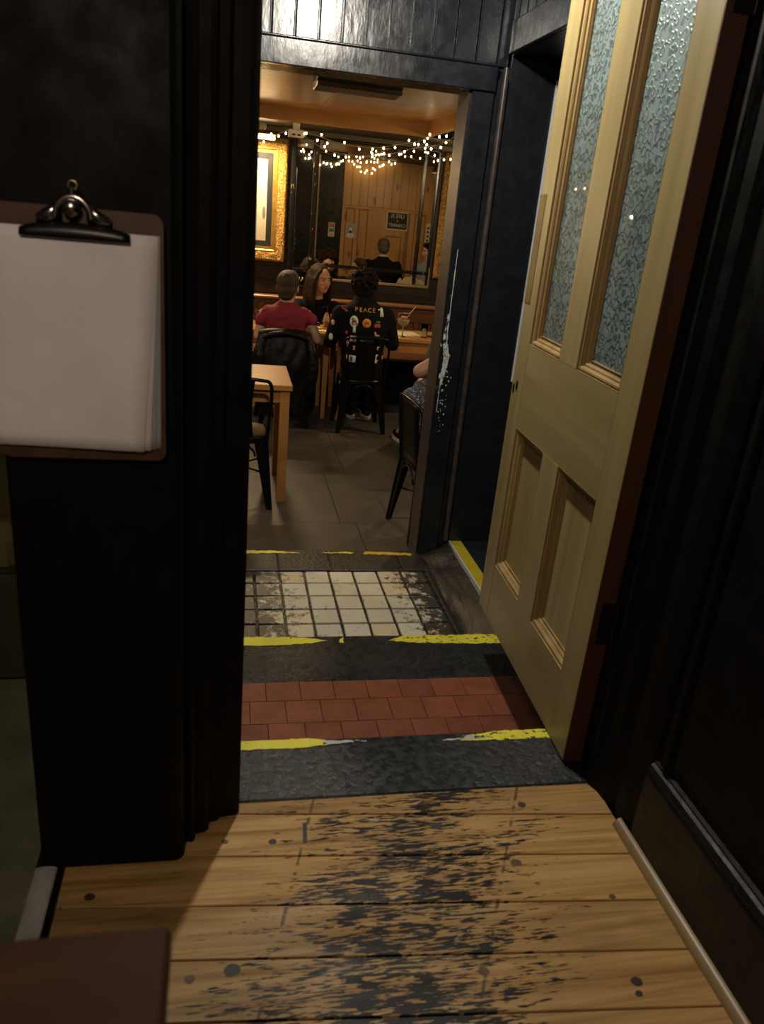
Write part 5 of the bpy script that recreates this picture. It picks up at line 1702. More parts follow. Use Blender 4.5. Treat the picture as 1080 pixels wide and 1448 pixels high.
def lower_body(m, pel, kneeL, kneeR, anL, anR, fw=(0, 1, 0), k=1.0):
    px, py, pz = pel
    f = Vector(fw).normalized(); sd = Vector((f.y, -f.x, 0))
    hl = Vector(pel) - sd * 0.085; hr = Vector(pel) + sd * 0.085
    tl = Vector(anL) + f * 0.13; tl.z = FZ + 0.03
    tr = Vector(anR) + f * 0.13; tr.z = FZ + 0.03
    if k > 1.0:
        for h, q, a in ((hl, kneeL, anL), (hr, kneeR, anR)):
            m.capsule(h, q, 0.100, 0.076, 12); m.capsule(q, a, 0.075, 0.062, 10)
    else:
        leg(m, hl, kneeL, anL, tl); leg(m, hr, kneeR, anR, tr)
    return tl, tr

# ---- person in the crimson sleeveless top, back to the door
def person_red():
    t = empty('person')
    r, f, u = frame((0.28, 0.95, -0.06))
    hc = Vector((0.472, 6.485, 0.531)); HS = 1.13
    m = MB()
    P, B = head_pieces(m, hc, r, f, u, HS)
    m.capsule((0.465, 6.455, 0.37), (0.472, 6.465, 0.50), 0.062, 0.060, 12)
    loft(m, [(0.455, 6.44, -0.06, 0.16, 0.11), (0.457, 6.45, 0.08, 0.135, 0.095), (0.46, 6.455, 0.25, 0.155, 0.10), (0.463, 6.455, 0.345, 0.15, 0.085), (0.465, 6.455, 0.395, 0.07, 0.06)])
    arm(m, (0.635, 6.445, 0.325), (0.725, 6.415, 0.140), (0.665, 6.675, 0.2235))
    arm(m, (0.290, 6.455, 0.315), (0.245, 6.42, 0.140), (0.335, 6.68, 0.2235))
    hand(m, (0.665, 6.675, 0.2235), (-0.35, 0.9, -0.17), (0, 0, -1), 0.7, 0.95, 1)
    hand(m, (0.335, 6.68, 0.2235), (0.35, 0.9, -0.17), (0, 0, -1), 0.7, 0.95, -1)
    tl, tr = lower_body(m, (0.457, 6.44, -0.035), (0.36, 6.83, -0.05), (0.55, 6.83, -0.05), (0.36, 6.72, -0.50), (0.55, 6.72, -0.50))
    fuse(m, 'body', M['skin'], t, 0.0075, 4)
    m = MB()
    loft(m, [(0.456, 6.445, -0.09, 0.172, 0.122), (0.457, 6.45, 0.05, 0.155, 0.110), (0.458, 6.45, 0.16, 0.165, 0.114), (0.46, 6.452, 0.26, 0.180, 0.116), (0.462, 6.452, 0.335, 0.188, 0.106), (0.464, 6.455, 0.378, 0.135, 0.09), (0.466, 6.457, 0.412, 0.076, 0.074), (0.467, 6.458, 0.424, 0.070, 0.070)])
    m.capsule((0.60, 6.448, 0.332), (0.668, 6.438, 0.285), 0.062, 0.058, 12)
    m.capsule((0.325, 6.453, 0.328), (0.276, 6.446, 0.262), 0.064, 0.064, 12)
    fuse(m, 'sleeveless_top', M['red_cloth'], t, 0.008, 5, 0.012, 0.05)
    m = MB(); lower_body(m, (0.457, 6.44, -0.03), (0.36, 6.84, -0.045), (0.55, 6.84, -0.045), (0.36, 6.72, -0.47), (0.55, 6.72, -0.47), k=1.2)
    loft(m, [(0.456, 6.44, -0.12, 0.17, 0.12), (0.456, 6.44, 0.0, 0.165, 0.12)])
    tr_ = fuse(m, 'trousers', M['black_cloth'], t, 0.011, 5)
    for a in ((0.36, 6.72, -0.50), (0.55, 6.72, -0.50)):
        shoe(t, a, (a[0], a[1] + 0.13, FZ), M['black_cloth'], M['ink'])
    m = MB()
    m.ball(P(0, -0.014, 0.034), tuple(q * HS for q in (0.082, 0.096, 0.088)), 18, 12, B)
    m.ball(P(0, -0.052, -0.012), tuple(q * HS for q in (0.072, 0.055, 0.070)), 16, 12, B)
    m.ball(P(0, 0.03, 0.085), tuple(q * HS for q in (0.066, 0.065, 0.036)), 14, 10, B)
    m.ball(P(0, -0.062, -0.055), tuple(q * HS for q in (0.056, 0.034, 0.035)), 14, 10, B)
    fuse(m, 'cropped_hair', M['hair_short'], t, 0.007, 4, 0.006, 0.02)
    face_parts(P, B, t, M['hair_short'], HS)
    tag(t, 'person with cropped hair in a crimson sleeveless top, seated with back turned', 'person')
    base_at(t, (0.457, 6.44, FZ))
person_red()

# ---- woman on the bench, facing the room
def person_woman():
    t = empty('person')
    r, f, u = frame((0.52, -0.85, -0.10), 0.05)
    hc = Vector((0.822, 7.30, 0.548)); HS = 1.1
    m = MB()
    P, B = head_pieces(m, hc, r, f, u, HS)
    m.capsule((0.80, 7.35, 0.34), (0.815, 7.315, 0.50), 0.055, 0.047, 12)
    loft(m, [(0.79, 7.43, -0.10, 0.16, 0.11), (0.79, 7.42, 0.05, 0.13, 0.09), (0.795, 7.39, 0.20, 0.15, 0.095), (0.80, 7.37, 0.31, 0.15, 0.08), (0.80, 7.36, 0.37, 0.07, 0.06)])
    shR, elR, wrR = (0.965, 7.35, 0.305), (1.045, 7.20, 0.215), (0.945, 6.985, 0.235)
    shL, elL, wrL = (0.635, 7.35, 0.30), (0.58, 7.21, 0.215), (0.655, 7.05, 0.2045)
    arm(m, shR, elR, wrR, (0.043, 0.036, 0.025)); arm(m, shL, elL, wrL, (0.043, 0.036, 0.025))
    hand(m, wrR, (-0.75, -0.55, -0.1), (-0.45, 0.7, -0.2), 0.9, 0.9, 1)
    hand(m, wrL, (0.6, -0.6, -0.08), (0, 0, -1), 0.6, 0.9, -1)
    lower_body(m, (0.79, 7.43, -0.035), (0.68, 7.04, -0.06), (0.53, 7.04, -0.06), (0.68, 7.16, -0.50), (0.53, 7.16, -0.50), (0, -1, 0))
    fuse(m, 'body', M['skin'], t, 0.0075, 4)
    m = MB()
    loft(m, [(0.79, 7.43, -0.12, 0.17, 0.12), (0.79, 7.42, 0.04, 0.145, 0.105), (0.795, 7.39, 0.20, 0.168, 0.112), (0.80, 7.37, 0.30, 0.172, 0.094), (0.80, 7.365, 0.345, 0.13, 0.08), (0.80, 7.36, 0.372, 0.085, 0.065)])
    arm(m, shR, elR, Vector(elR).lerp(Vector(wrR), 0.62), (0.056, 0.048, 0.038)); arm(m, shL, elL, Vector(elL).lerp(Vector(wrL), 0.62), (0.056, 0.048, 0.038))
    fuse(m, 'jumper', M['black_cloth'], t, 0.008, 5, 0.010, 0.05)
    m = MB(); lower_body(m, (0.79, 7.43, -0.03), (0.68, 7.03, -0.055), (0.53, 7.03, -0.055), (0.68, 7.16, -0.47), (0.53, 7.16, -0.47), (0, -1, 0), k=1.2)
    loft(m, [(0.79, 7.43, -0.115, 0.17, 0.12), (0.79, 7.43, 0.0, 0.16, 0.12)])
    fuse(m, 'trousers', M['black_cloth'], t, 0.011, 5)
    for a in ((0.68, 7.16, -0.50), (0.53, 7.16, -0.50)):
        shoe(t, a, (a[0], a[1] - 0.13, FZ), M['black_cloth'], M['ink'])
    # long straight hair parted in the middle
    m = MB()
    m.ball(P(0, -0.020, 0.040), tuple(q * HS for q in (0.083, 0.092, 0.084)), 18, 12, B)
    m.ball(P(0, -0.055, -0.03), tuple(q * HS for q in (0.080, 0.055, 0.090)), 16, 12, B)
    for q, k0 in ((-1, 1.0), (1, 1.0)):
        for j in range(5):
            a = j / 4
            x0, y0, z0 = q * (0.050 + 0.026 * sin(pi * a)), 0.052 - 0.11 * a, 0.085 - 0.02 * a
            pts = [P(x0 * 0.7, y0 * 0.9, z0), P(q * 0.077, y0 * 0.85 - 0.008, 0.01), P(q * 0.086, y0 * 0.8 - 0.012, -0.09), P(q * 0.088, y0 * 0.75 - 0.002, -0.18), P(q * 0.074, y0 * 0.8 + 0.012, -0.255 + 0.02 * a)]
            m.tube(spline(pts, 4), [0.016] * 4 + [0.020] * 8 + [0.017, 0.014, 0.011, 0.008, 0.005], 8)
    for j in range(6):
        a = -1 + j / 2.5
        m.tube(spline([P(a * 0.05, -0.09, 0.05), P(a * 0.07, -0.10, -0.08), P(a * 0.08, -0.085, -0.20), P(a * 0.075, -0.08, -0.27)], 4), 0.022, 8)
    fuse(m, 'long_hair', M['hair_long'], t, 0.007, 4, 0.006, 0.03)
    face_parts(P, B, t, M['hair_long'], HS)
    tag(t, 'woman with long brown hair in a black top, seated facing the room', 'person')
    base_at(t, (0.79, 7.43, FZ))
person_woman()

# ---- person in the black jacket with patches
def person_jacket():
    t = empty('person')
    r, f, u = frame((0.06, 0.97, -0.22))
    hc = Vector((1.090, 6.455, 0.578)); HS = 1.12
    m = MB()
    P, B = head_pieces(m, hc, r, f, u, HS)
    m.capsule((1.088, 6.40, 0.40), (1.090, 6.425, 0.54), 0.062, 0.056, 12)
    loft(m, [(1.105, 6.355, -0.06, 0.16, 0.11), (1.10, 6.36, 0.10, 0.14, 0.10), (1.09, 6.375, 0.28, 0.17, 0.105), (1.088, 6.385, 0.39, 0.16, 0.09), (1.088, 6.395, 0.44, 0.075, 0.065)])
    shL, elL, wrL = (0.905, 6.385, 0.365), (0.830, 6.385, 0.143), (0.955, 6.71, 0.252)
    shR, elR, wrR = (1.275, 6.385, 0.375), (1.355, 6.385, 0.147), (1.255, 6.71, 0.252)
    arm(m, shL, elL, wrL, (0.052, 0.043, 0.030)); arm(m, shR, elR, wrR, (0.052, 0.043, 0.030))
    hand(m, wrL, (0.45, 0.85, -0.37), (0, 0, -1), 0.6, 1.0, -1)
    hand(m, wrR, (-0.45, 0.85, -0.37), (0, 0, -1), 0.6, 1.0, 1)
    lower_body(m, (1.105, 6.365, -0.035), (1.105, 6.80, -0.075), (1.25, 6.80, -0.075), (1.10, 6.74, -0.50), (1.25, 6.74, -0.50))
    fuse(m, 'body', M['skin'], t, 0.0075, 4)
    m = MB()
    loft(m, [(1.11, 6.350, -0.135, 0.172, 0.128), (1.108, 6.352, -0.02, 0.165, 0.126), (1.10, 6.358, 0.12, 0.178, 0.128), (1.092, 6.366, 0.26, 0.205, 0.134), (1.09, 6.378, 0.37, 0.210, 0.122), (1.089, 6.386, 0.435, 0.158, 0.104), (1.089, 6.392, 0.478, 0.094, 0.086), (1.089, 6.398, 0.515, 0.082, 0.078)])
    arm(m, shL, elL, Vector(elL).lerp(Vector(wrL), 0.8), (0.074, 0.058, 0.041)); arm(m, shR, elR, Vector(elR).lerp(Vector(wrR), 0.8), (0.074, 0.058, 0.041))
    jk = fuse(m, 'jacket', M['black_cloth'], t, 0.008, 5, 0.012, 0.06)
    # white shirt tail under the hem and tee at the chest
    m = MB(); loft(m, [(1.115, 6.35, -0.118, 0.150, 0.112), (1.115, 6.352, -0.150, 0.146, 0.108), (1.115, 6.354, -0.158, 0.13, 0.10)])
    m.build('shirt_tail', M['white_cloth'], t)
    m = MB(); m.ball((1.09, 6.478, 0.33), (0.075, 0.040, 0.13), 16, 10)
    fuse(m, 'tee_shirt', M['white_cloth'], t, 0.008, 3)
    m = MB(); lower_body(m, (1.105, 6.365, -0.03), (1.105, 6.81, -0.07), (1.25, 6.81, -0.07), (1.10, 6.74, -0.47), (1.25, 6.74, -0.47), k=1.2)
    loft(m, [(1.106, 6.362, -0.118, 0.155, 0.115), (1.106, 6.362, 0.0, 0.15, 0.112)])
    fuse(m, 'trousers', M['black_cloth'], t, 0.011, 5)
    for a in ((1.10, 6.74, -0.50), (1.25, 6.74, -0.50)):
        shoe(t, a, (a[0], a[1] + 0.13, FZ), M['black_cloth'], M['white_cloth'])
    rr = random.Random(5)
    m = MB()
    m.ball(P(0, -0.018, 0.044), tuple(q * HS for q in (0.084, 0.094, 0.084)), 18, 12, B)
    m.ball(P(0, -0.05, -0.02), tuple(q * HS for q in (0.078, 0.058, 0.07)), 16, 12, B)
    for i in range(260):
        th = rr.uniform(0, 2 * pi); zz = rr.uniform(-0.75, 1.0)
        q = math.sqrt(max(0, 1 - zz * zz))
        k_ = rr.uniform(0.92, 1.12)
        x, y, z = 0.088 * k_ * q * cos(th), -0.018 + 0.098 * k_ * q * sin(th), 0.036 + 0.092 * k_ * zz
        if y > 0.045 and z < 0.075: continue
        if y > -0.005 and z < 0.005: continue
        m.ball(P(x, y, z), rr.uniform(0.011, 0.020), 8, 6)
    fuse(m, 'curly_hair', M['hair_dark'], t, 0.006, 1)
    m = MB()
    for a in range(9):
        q = -1 + a / 4
        m.ball(P(q * 0.055, 0.055 + 0.030 * (1 - q * q), -0.055 - 0.028 * (1 - q * q)), (0.018, 0.016, 0.026), 10, 8)
    m.ball(P(0, 0.072, -0.092), (0.030, 0.022, 0.024), 10, 8)
    fuse(m, 'beard', M['hair_dark'], t, 0.007, 3)
    face_parts(P, B, t, M['hair_dark'], HS)
    gm = MB()
    for q in (-1, 1):
        gm.tube([P(q * 0.032 + 0.021 * cos(a), 0.100, 0.004 + 0.017 * sin(a)) for a in [2 * pi * i / 14 for i in range(15)]], 0.0022, 6)
        gm.tube([P(q * 0.053, 0.099, 0.008), P(q * 0.079, 0.03, 0.010), P(q * 0.080, -0.01, 0.006)], 0.002, 6)
    gm.tube([P(-0.011, 0.101, 0.008), P(0.011, 0.101, 0.008)], 0.002, 6)
    gm.build('spectacles', M['ink'], t)

    # ---- embroidered patches laid onto the jacket
    dg = bpy.context.evaluated_depsgraph_get()
    bvh = BVHTree.FromPolygons([v.co for v in jk.data.vertices], [p.vertices for p in jk.data.polygons])
    def onto(x, z, off):
        h = bvh.ray_cast(Vector((x, 5.5, z)), Vector((0, 1, 0)))
        return (h[0].y if h[0] is not None else 6.27) - off
    def patch(pts, mat, name, off=0.003, parent=t):
        """outline in x,z projected onto the back of the jacket, subdivided fan"""
        cx = sum(p[0] for p in pts) / len(pts); cz = sum(p[1] for p in pts) / len(pts)
        m = MB(); n = len(pts)
        vs = [(cx, onto(cx, cz, off), cz)]
        for fr in (0.5, 1.0):
            for p in pts:
                x, z = cx + (p[0] - cx) * fr, cz + (p[1] - cz) * fr
                vs.append((x, onto(x, z, off), z))
        fs = [(0, 1 + k, 1 + (k + 1) % n) for k in range(n)] + [(1 + k, 1 + n + k, 1 + n + (k + 1) % n, 1 + (k + 1) % n) for k in range(n)]
        m.add(vs, fs, True)
        o = m.build(name, mat, parent)
        md = o.modifiers.new('thickness', 'SOLIDIFY'); md.thickness = 0.0015; md.offset = 0
        return o
    def circ(x, z, rx, rz=None, n=14, a0=0):
        rz = (rz or rx) * 1.2; rx = rx * 1.2
        return [(x + rx * cos(a0 + 2 * pi * i / n), z + rz * sin(a0 + 2 * pi * i / n)) for i in range(n)]
    def star(x, z, r1, r2, k=5):
        r1 *= 1.2; r2 *= 1.2
        return [(x + (r1 if i % 2 == 0 else r2) * cos(pi / 2 + pi * i / k), z + (r1 if i % 2 == 0 else r2) * sin(pi / 2 + pi * i / k)) for i in range(2 * k)]
    def rect(x, z, w_, h, n=3):
        p = [(-1, -1), (0, -1), (1, -1), (1, 0), (1, 1), (0, 1), (-1, 1), (-1, 0)]
        return [(x + a * w_ * 0.6, z + b_ * h * 0.6) for a, b_ in p]
    # rose
    patch(circ(0.920, 0.425, 0.018, 0.015), M['red_ink'], 'rose_patch'); patch(circ(0.935, 0.403, 0.010, 0.005), M['green_ink'], 'leaf_patch')
    # lettering
    for i, (chh, mt) in enumerate(zip('PEACE', ('orange_ink', 'yellow_ink', 'orange_ink', 'yellow_ink', 'orange_ink'))):
        o = text_mesh(chh, 0.046, M[mt], t, (0, 0, 0), (0, 0, 0), 'letter_patch')
        cx = 1.012 + 0.0355 * i
        for v in o.data.vertices:
            x, z = cx + v.co.x * 1.05, 0.420 + v.co.y
            v.co = (x, onto(x, z, 0.003 + v.co.z), z)
    # spaceman
    patch(circ(1.222, 0.432, 0.010), M['white_ink'], 'figure_patch'); patch(rect(1.224, 0.412, 0.020, 0.028), M['white_ink'], 'figure_patch')
    patch(rect(1.215, 0.391, 0.009, 0.024), M['white_ink'], 'figure_patch'); patch(rect(1.232, 0.391, 0.009, 0.024), M['white_ink'], 'figure_patch'); patch(rect(1.204, 0.428, 0.020, 0.008), M['white_ink'], 'figure_patch')
    # bunch on a stick
    pb = patch(circ(0.995, 0.328, 0.028, 0.038), M['white_ink'], 'bouquet_patch'); patch(rect(1.000, 0.272, 0.018, 0.050), M['white_ink'], 'bouquet_patch')
    for (x, z, mt) in ((0.985, 0.346, 'green_ink'), (1.002, 0.346, 'yellow_ink'), (0.990, 0.331, 'blue_ink'), (1.006, 0.330, 'red_ink'), (0.984, 0.313, 'red_ink'), (0.998, 0.311, 'yellow_ink'), (1.011, 0.312, 'green_ink')):
        patch(circ(x, z, 0.0095, n=10), M[mt], 'bouquet_dot', 0.005)
    # orange disc with numerals
    patch(circ(1.098, 0.322, 0.030, n=20), M['orange_ink'], 'disc_patch')
    o = text_mesh('36', 0.034, M['ink'], t, (0, 0, 0), (0, 0, 0), 'disc_numerals')
    for v in o.data.vertices:
        x, z = 1.098 + v.co.x, 0.323 + v.co.y
        v.co = (x, onto(x, z, 0.0055 + v.co.z), z)
    # cherries
    for x in (1.176, 1.199): patch(circ(x, 0.305, 0.0145), M['red_ink'], 'cherry_patch')
    patch(circ(1.194, 0.335, 0.016, 0.006), M['green_ink'], 'leaf_patch')
    # pale pink bird shapes
    patch([(1.165, 0.258), (1.175, 0.262), (1.180, 0.240), (1.205, 0.236), (1.218, 0.2235), (1.205, 0.219), (1.180, 0.222), (1.167, 0.232)], M['pink_ink'], 'bird_patch')
    patch([(0.942, 0.168), (0.952, 0.178), (0.968, 0.168), (0.970, 0.152), (0.962, 0.140), (0.962, 0.122), (0.957, 0.122), (0.955, 0.142), (0.945, 0.155)], M['pink_ink'], 'bird_patch')
    patch(circ(0.943, 0.236, 0.008, 0.013), M['red_ink'], 'flower_patch')
    patch(rect(0.996, 0.192, 0.040, 0.040), M['white_ink'], 'card_patch'); patch(circ(1.003, 0.195, 0.012), M['red_ink'], 'card_dot', 0.005)
    patch(rect(1.008, 0.120, 0.014, 0.030), M['orange_ink'], 'flame_patch')
    patch(rect(1.002, 0.030, 0.042, 0.046), M['white_ink'], 'flag_patch'); patch(rect(0.993, 0.030, 0.014, 0.034), M['blue_ink'], 'flag_stripe', 0.005)
    patch(star(1.196, 0.130, 0.024, 0.010), M['white_ink'], 'star_patch')
    patch(rect(1.196, 0.070, 0.028, 0.010), M['white_ink'], 'letter_patch'); patch(rect(1.196, 0.052, 0.011, 0.030), M['white_ink'], 'letter_patch')
    patch(star(1.196, 0.020, 0.021, 0.009), M['white_ink'], 'star_patch')
    patch(circ(0.826, 0.185, 0.014, 0.024), M['white_ink'], 'ghost_patch'); patch(circ(0.836, 0.30, 0.010, 0.018), M['pink_ink'], 'flower_patch')
    patch(circ(0.960, 0.04, 0.004, 0.016), M['yellow_ink'], 'stripe_patch'); patch(circ(1.260, 0.045, 0.008, 0.018), M['orange_ink'], 'flame_patch')
    tag(t, 'person with curly dark hair in a black jacket covered in patches', 'person')
    base_at(t, (1.105, 6.365, FZ))
person_jacket()

# ---- leather jacket over the back of the chair with the red-topped person
def draped_jacket():
    t = empty('leather_jacket')
    m = MB(); nx, nz = 22, 26; vs = []
    for j in range(nz + 1):
        b_ = j / nz
        for i in range(nx + 1):
            a = -1 + 2 * i / nx
            if b_ < 0.22:                       # part lying over the front of the hoop
                q = b_ / 0.22
                z = 0.095 + 0.150 * sin(q * pi / 2) - 0.022 * abs(a) ** 3
                y = 6.274 - 0.006 * q - 0.040 * q ** 5
                hw = 0.205
            else:
                q = (b_ - 0.22) / 0.78
                z = 0.245 - 0.022 * abs(a) ** 3 - q * (0.56 + 0.16 * (0.5 + 0.5 * sin(2.2 * a - 0.4)) - 0.10 * (a < -0.6))
                y = 6.228 - 0.030 * min(1, q * 18) - 0.036 * min(1, q * 2.4) - 0.012 * q
                hw = 0.212 - 0.045 * q + 0.02 * sin(q * 6)
            fold = 0.024 * noise.noise(Vector((a * 2.2 + b_ * 2.0, b_ * 2.6, 4))) + 0.009 * sin(a * 5 + b_ * 7 + 2 * sin(b_ * 4)) * min(1, b_ * 2)
            fold *= 0.0 if b_ < 0.26 else min(1, (b_ - 0.26) * 6)
            vs.append((0.450 + a * hw + 0.035 * max(0, b_ - 0.3) * (1 if a > 0 else 0.6), y - abs(fold), z))
    m.add(vs, [(j * (nx + 1) + i, j * (nx + 1) + i + 1, (j + 1) * (nx + 1) + i + 1, (j + 1) * (nx + 1) + i) for j in range(nz) for i in range(nx)], True)
    o = m.build('jacket_body', M['leather'], t); md = o.modifiers.new('thickness', 'SOLIDIFY'); md.thickness = 0.006; md = o.modifiers.new('round', 'SUBSURF'); md.levels = 1; md.render_levels = 1
    # sleeves hanging at both sides, collar rolled over the top
    m = MB(); m.tube(spline([(0.62, 6.20, 0.195), (0.665, 6.165, 0.06), (0.672, 6.150, -0.12), (0.640, 6.150, -0.28)], 6), [0.030 + 0.02 * sin(pi * i / 18) for i in range(19)], 10)
    fuse(m, 'sleeve', M['leather'], t, 0.009, 3, 0.014, 0.05)
    m = MB(); m.tube(spline([(0.285, 6.20, 0.185), (0.245, 6.17, 0.05), (0.25, 6.150, -0.10), (0.275, 6.150, -0.22)], 6), [0.030 + 0.02 * sin(pi * i / 18) for i in range(19)], 10)
    fuse(m, 'sleeve', M['leather'], t, 0.009, 3, 0.014, 0.05)
    m = MB(); m.tube(spline([(0.27, 6.175, 0.170), (0.36, 6.165, 0.205), (0.46, 6.165, 0.212), (0.56, 6.168, 0.200), (0.64, 6.175, 0.165)], 6), 0.022, 10)
    fuse(m, 'collar', M['leather'], t, 0.009, 3, 0.014, 0.04)
    tag(t, 'black leather jacket hung over the chair of the red-topped person', 'jacket')
    base_at(t, (0.45, 6.20, -0.5))
draped_jacket()

# ---- person in the floral dress, mostly hidden by the door jamb
def person_dress():
    t = empty('person')
    fw = Vector((-0.90, 0.43, 0)).normalized()
    r, f, u = frame((-0.9, 0.43, -0.1))
    hc = Vector((1.60, 5.42, 0.475)); HS = 1.05
    m = MB()
    P, B = head_pieces(m, hc, r, f, u, HS)
    m.capsule((1.72, 5.36, 0.30), (1.625, 5.41, 0.42), 0.055, 0.050, 12)
    yw = math.atan2(fw.y, fw.x) - pi / 2
    loft(m, [(1.80, 5.33, -0.08, 0.16, 0.115, yw), (1.79, 5.335, 0.08, 0.135, 0.10, yw), (1.75, 5.35, 0.20, 0.155, 0.10, yw), (1.725, 5.36, 0.28, 0.15, 0.085, yw), (1.71, 5.365, 0.32, 0.07, 0.06, yw)])
    sd = Vector((fw.y, -fw.x, 0))
    shA, elA, wrA = (1.60, 5.22, 0.325), (1.335, 5.27, 0.150), (1.50, 5.46, 0.085)
    shB, elB, wrB = (1.835, 5.51, 0.32), (1.62, 5.56, 0.13), (1.50, 5.50, 0.08)
    arm(m, shA, elA, wrA, (0.060, 0.052, 0.036)); arm(m, shB, elB, wrB, (0.046, 0.040, 0.027))
    hand(m, wrA, (0.5, 0.75, -0.05), (0, 0, -1), 0.7, 0.9, 1)
    hand(m, wrB, (-0.8, -0.1, -0.2), (0, 0, -1), 0.5, 0.9, 1)
    leg(m, (1.78, 5.25, -0.04), (1.335, 5.42, -0.10), (1.43, 5.97, -0.49), (1.40, 6.10, -0.545), (0.088, 0.064, 0.040))
    leg(m, (1.84, 5.41, -0.04), (1.46, 5.60, -0.06), (1.60, 5.98, -0.49), (1.58, 6.11, -0.545), (0.088, 0.064, 0.040))
    fuse(m, 'body', M['skin'], t, 0.0075, 4)
    m = MB()
    loft(m, [(1.80, 5.33, -0.11, 0.17, 0.125, yw), (1.79, 5.335, 0.08, 0.15, 0.115, yw), (1.75, 5.35, 0.20, 0.175, 0.122, yw), (1.725, 5.36, 0.28, 0.17, 0.10, yw), (1.71, 5.365, 0.325, 0.09, 0.07, yw)])
    m.capsule((1.62, 5.27, 0.33), (1.475, 5.345, 0.285), 0.085, 0.082, 12); m.capsule((1.66, 5.33, 0.1), (1.47, 5.355, 0.24), 0.11, 0.085, 12)
    m.capsule(shB, Vector(shB).lerp(Vector(elB), 0.6), 0.064, 0.06, 12)
    fuse(m, 'bodice', M['floral_plain'], t, 0.008, 4, 0.008, 0.05)
    # skirt over the lap falling from the knees
    m = MB()
    m.capsule((1.80, 5.25, -0.035), (1.345, 5.415, -0.095), 0.115, 0.098, 14)
    m.capsule((1.84, 5.41, -0.035), (1.47, 5.595, -0.055), 0.115, 0.095, 14)
    m.capsule((1.60, 5.40, -0.05), (1.40, 5.50, -0.09), 0.10, 0.09, 14)
    for (ax, ay) in ((1.30, 5.40), (1.34, 5.48), (1.40, 5.55), (1.385, 5.36), (1.47, 5.33), (1.46, 5.60)):
        m.capsule((ax, ay, -0.10), (ax + 0.015, ay + 0.015, -0.235), 0.058, 0.048, 10)
    fuse(m, 'skirt', M['floral'], t, 0.009, 6, 0.012, 0.05)
    for a, b_ in (((1.43, 5.97, -0.49), (1.40, 6.10, 0)), ((1.60, 5.98, -0.49), (1.58, 6.11, 0))):
        shoe(t, a, b_, M['black_cloth'], M['cream'])
    m = MB()
    m.ball(P(0, -0.018, 0.04), tuple(q * HS for q in (0.084, 0.094, 0.086)), 18, 12, B)
    m.ball(P(0, -0.055, -0.05), tuple(q * HS for q in (0.075, 0.05, 0.11)), 16, 12, B)
    fuse(m, 'brown_hair', M['hair_long'], t, 0.008, 4)
    face_parts(P, B, t, M['hair_long'], HS)
    tag(t, 'person in a blue floral dress seated behind the door jamb', 'person')
    base_at(t, (1.80, 5.33, FZ))
person_dress()

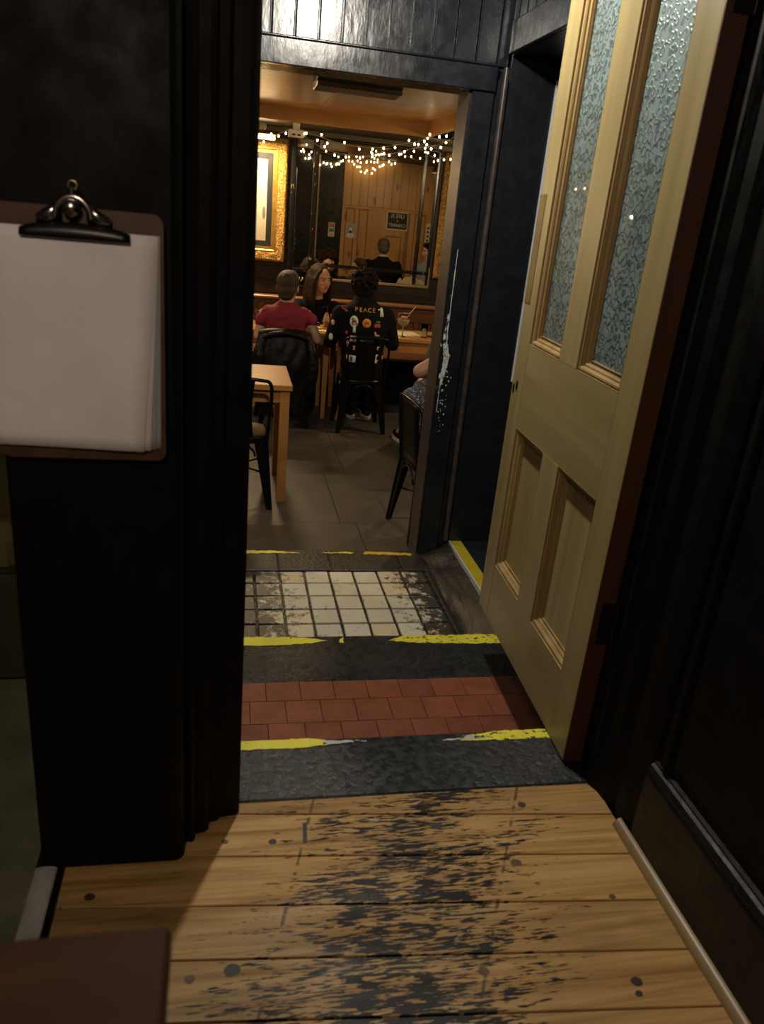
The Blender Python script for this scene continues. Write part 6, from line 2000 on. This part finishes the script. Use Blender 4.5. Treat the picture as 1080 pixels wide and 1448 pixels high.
# ---- two people on the doorway side of the far room, seen in the mirror
def person_mirror(x, y, head_z, fwd_h, hair, top, label, w_=1.0, hair_name='short_hair', suit=False):
    t = empty('person')
    r, f, u = frame(fwd_h)
    hc = Vector((x, y - 0.03, head_z)); HS = 1.08
    nz = head_z - 0.14
    m = MB()
    P, B = head_pieces(m, hc, r, f, u, HS)
    m.capsule((x, y, nz - 0.03), (x, y - 0.02, head_z - 0.06), 0.060, 0.054, 12)
    loft(m, [(x, y, -0.06, 0.16, 0.11), (x, y, 0.10, 0.14, 0.10), (x, y - 0.01, nz - 0.14, 0.165 * w_, 0.105), (x, y - 0.01, nz - 0.06, 0.15 * w_, 0.085), (x, y - 0.005, nz, 0.07, 0.06)])
    arms = []
    for s in (-1, 1):
        a = ((x + s * 0.19 * w_, y - 0.01, nz - 0.09), (x + s * 0.25 * w_, y - 0.06, nz - 0.32), (x + s * 0.12, y - 0.26, nz - 0.28))
        arm(m, *a); arms.append(a)
        hand(m, a[2], (-s * 0.3, -0.9, -0.1), (0, 0, -1), 0.7, 1.0, s)
    lower_body(m, (x, y, -0.035), (x + 0.10, y - 0.42, -0.04), (x - 0.10, y - 0.42, -0.04), (x + 0.10, y - 0.40, -0.50), (x - 0.10, y - 0.40, -0.50), (0, -1, 0))
    fuse(m, 'body', M['skin'], t, 0.008, 4)
    m = MB()
    loft(m, [(x, y, -0.13, 0.175, 0.125), (x, y, 0.08, 0.165, 0.12), (x, y - 0.01, nz - 0.15, 0.20 * w_, 0.13), (x, y - 0.01, nz - 0.06, 0.185 * w_, 0.105), (x, y - 0.006, nz - 0.01, 0.10, 0.08), (x, y - 0.004, nz + 0.02, 0.072, 0.068)])
    for a in arms: arm(m, a[0], a[1], Vector(a[1]).lerp(Vector(a[2]), 0.85), (0.068, 0.058, 0.044))
    fuse(m, 'suit_jacket' if suit else 'shirt', top, t, 0.009, 5, 0.008, 0.06)
    if suit:
        MB().tube([(x + 0.066 * cos(q), y - 0.006 + 0.062 * sin(q), nz + 0.032) for q in [2 * pi * i / 20 for i in range(21)]], 0.010, 8).build('shirt_collar', M['white_cloth'], t)
    m = MB(); lower_body(m, (x, y, -0.03), (x + 0.10, y - 0.43, -0.035), (x - 0.10, y - 0.43, -0.035), (x + 0.10, y - 0.40, -0.47), (x - 0.10, y - 0.40, -0.47), (0, -1, 0), k=1.2)
    loft(m, [(x, y, -0.118, 0.16, 0.12), (x, y, 0.0, 0.155, 0.115)])
    fuse(m, 'trousers', M['black_cloth'], t, 0.012, 5)
    for s in (-1, 1):
        shoe(t, (x + s * 0.10, y - 0.40, -0.50), (x + s * 0.10, y - 0.53, 0), M['black_cloth'], M['ink'])
    m = MB()
    m.ball(P(0, -0.016, 0.036), tuple(q * HS for q in (0.081, 0.095, 0.087)), 18, 12, B)
    m.ball(P(0, -0.054, -0.016), tuple(q * HS for q in (0.071, 0.052, 0.066)), 16, 12, B)
    m.ball(P(0, 0.03, 0.085), tuple(q * HS for q in (0.066, 0.06, 0.034)), 14, 10, B)
    fuse(m, hair_name, hair, t, 0.008, 4, 0.006, 0.02)
    face_parts(P, B, t, hair, HS)
    tag(t, label, 'person')
    base_at(t, (x, y, FZ))
person_mirror(2.12, 4.28, 0.70, (0.1, -1, -0.1), M['hair_grey'], M['black_cloth'], 'grey-haired person in a dark suit, seen from behind in the mirror', 1.1, suit=True)
person_mirror(2.78, 4.33, 0.70, (-0.95, 0.1, -0.1), M['hair_dark'], M['denim_light'], 'dark-haired person in a pale blue shirt, at the edge of the mirror', 0.95)
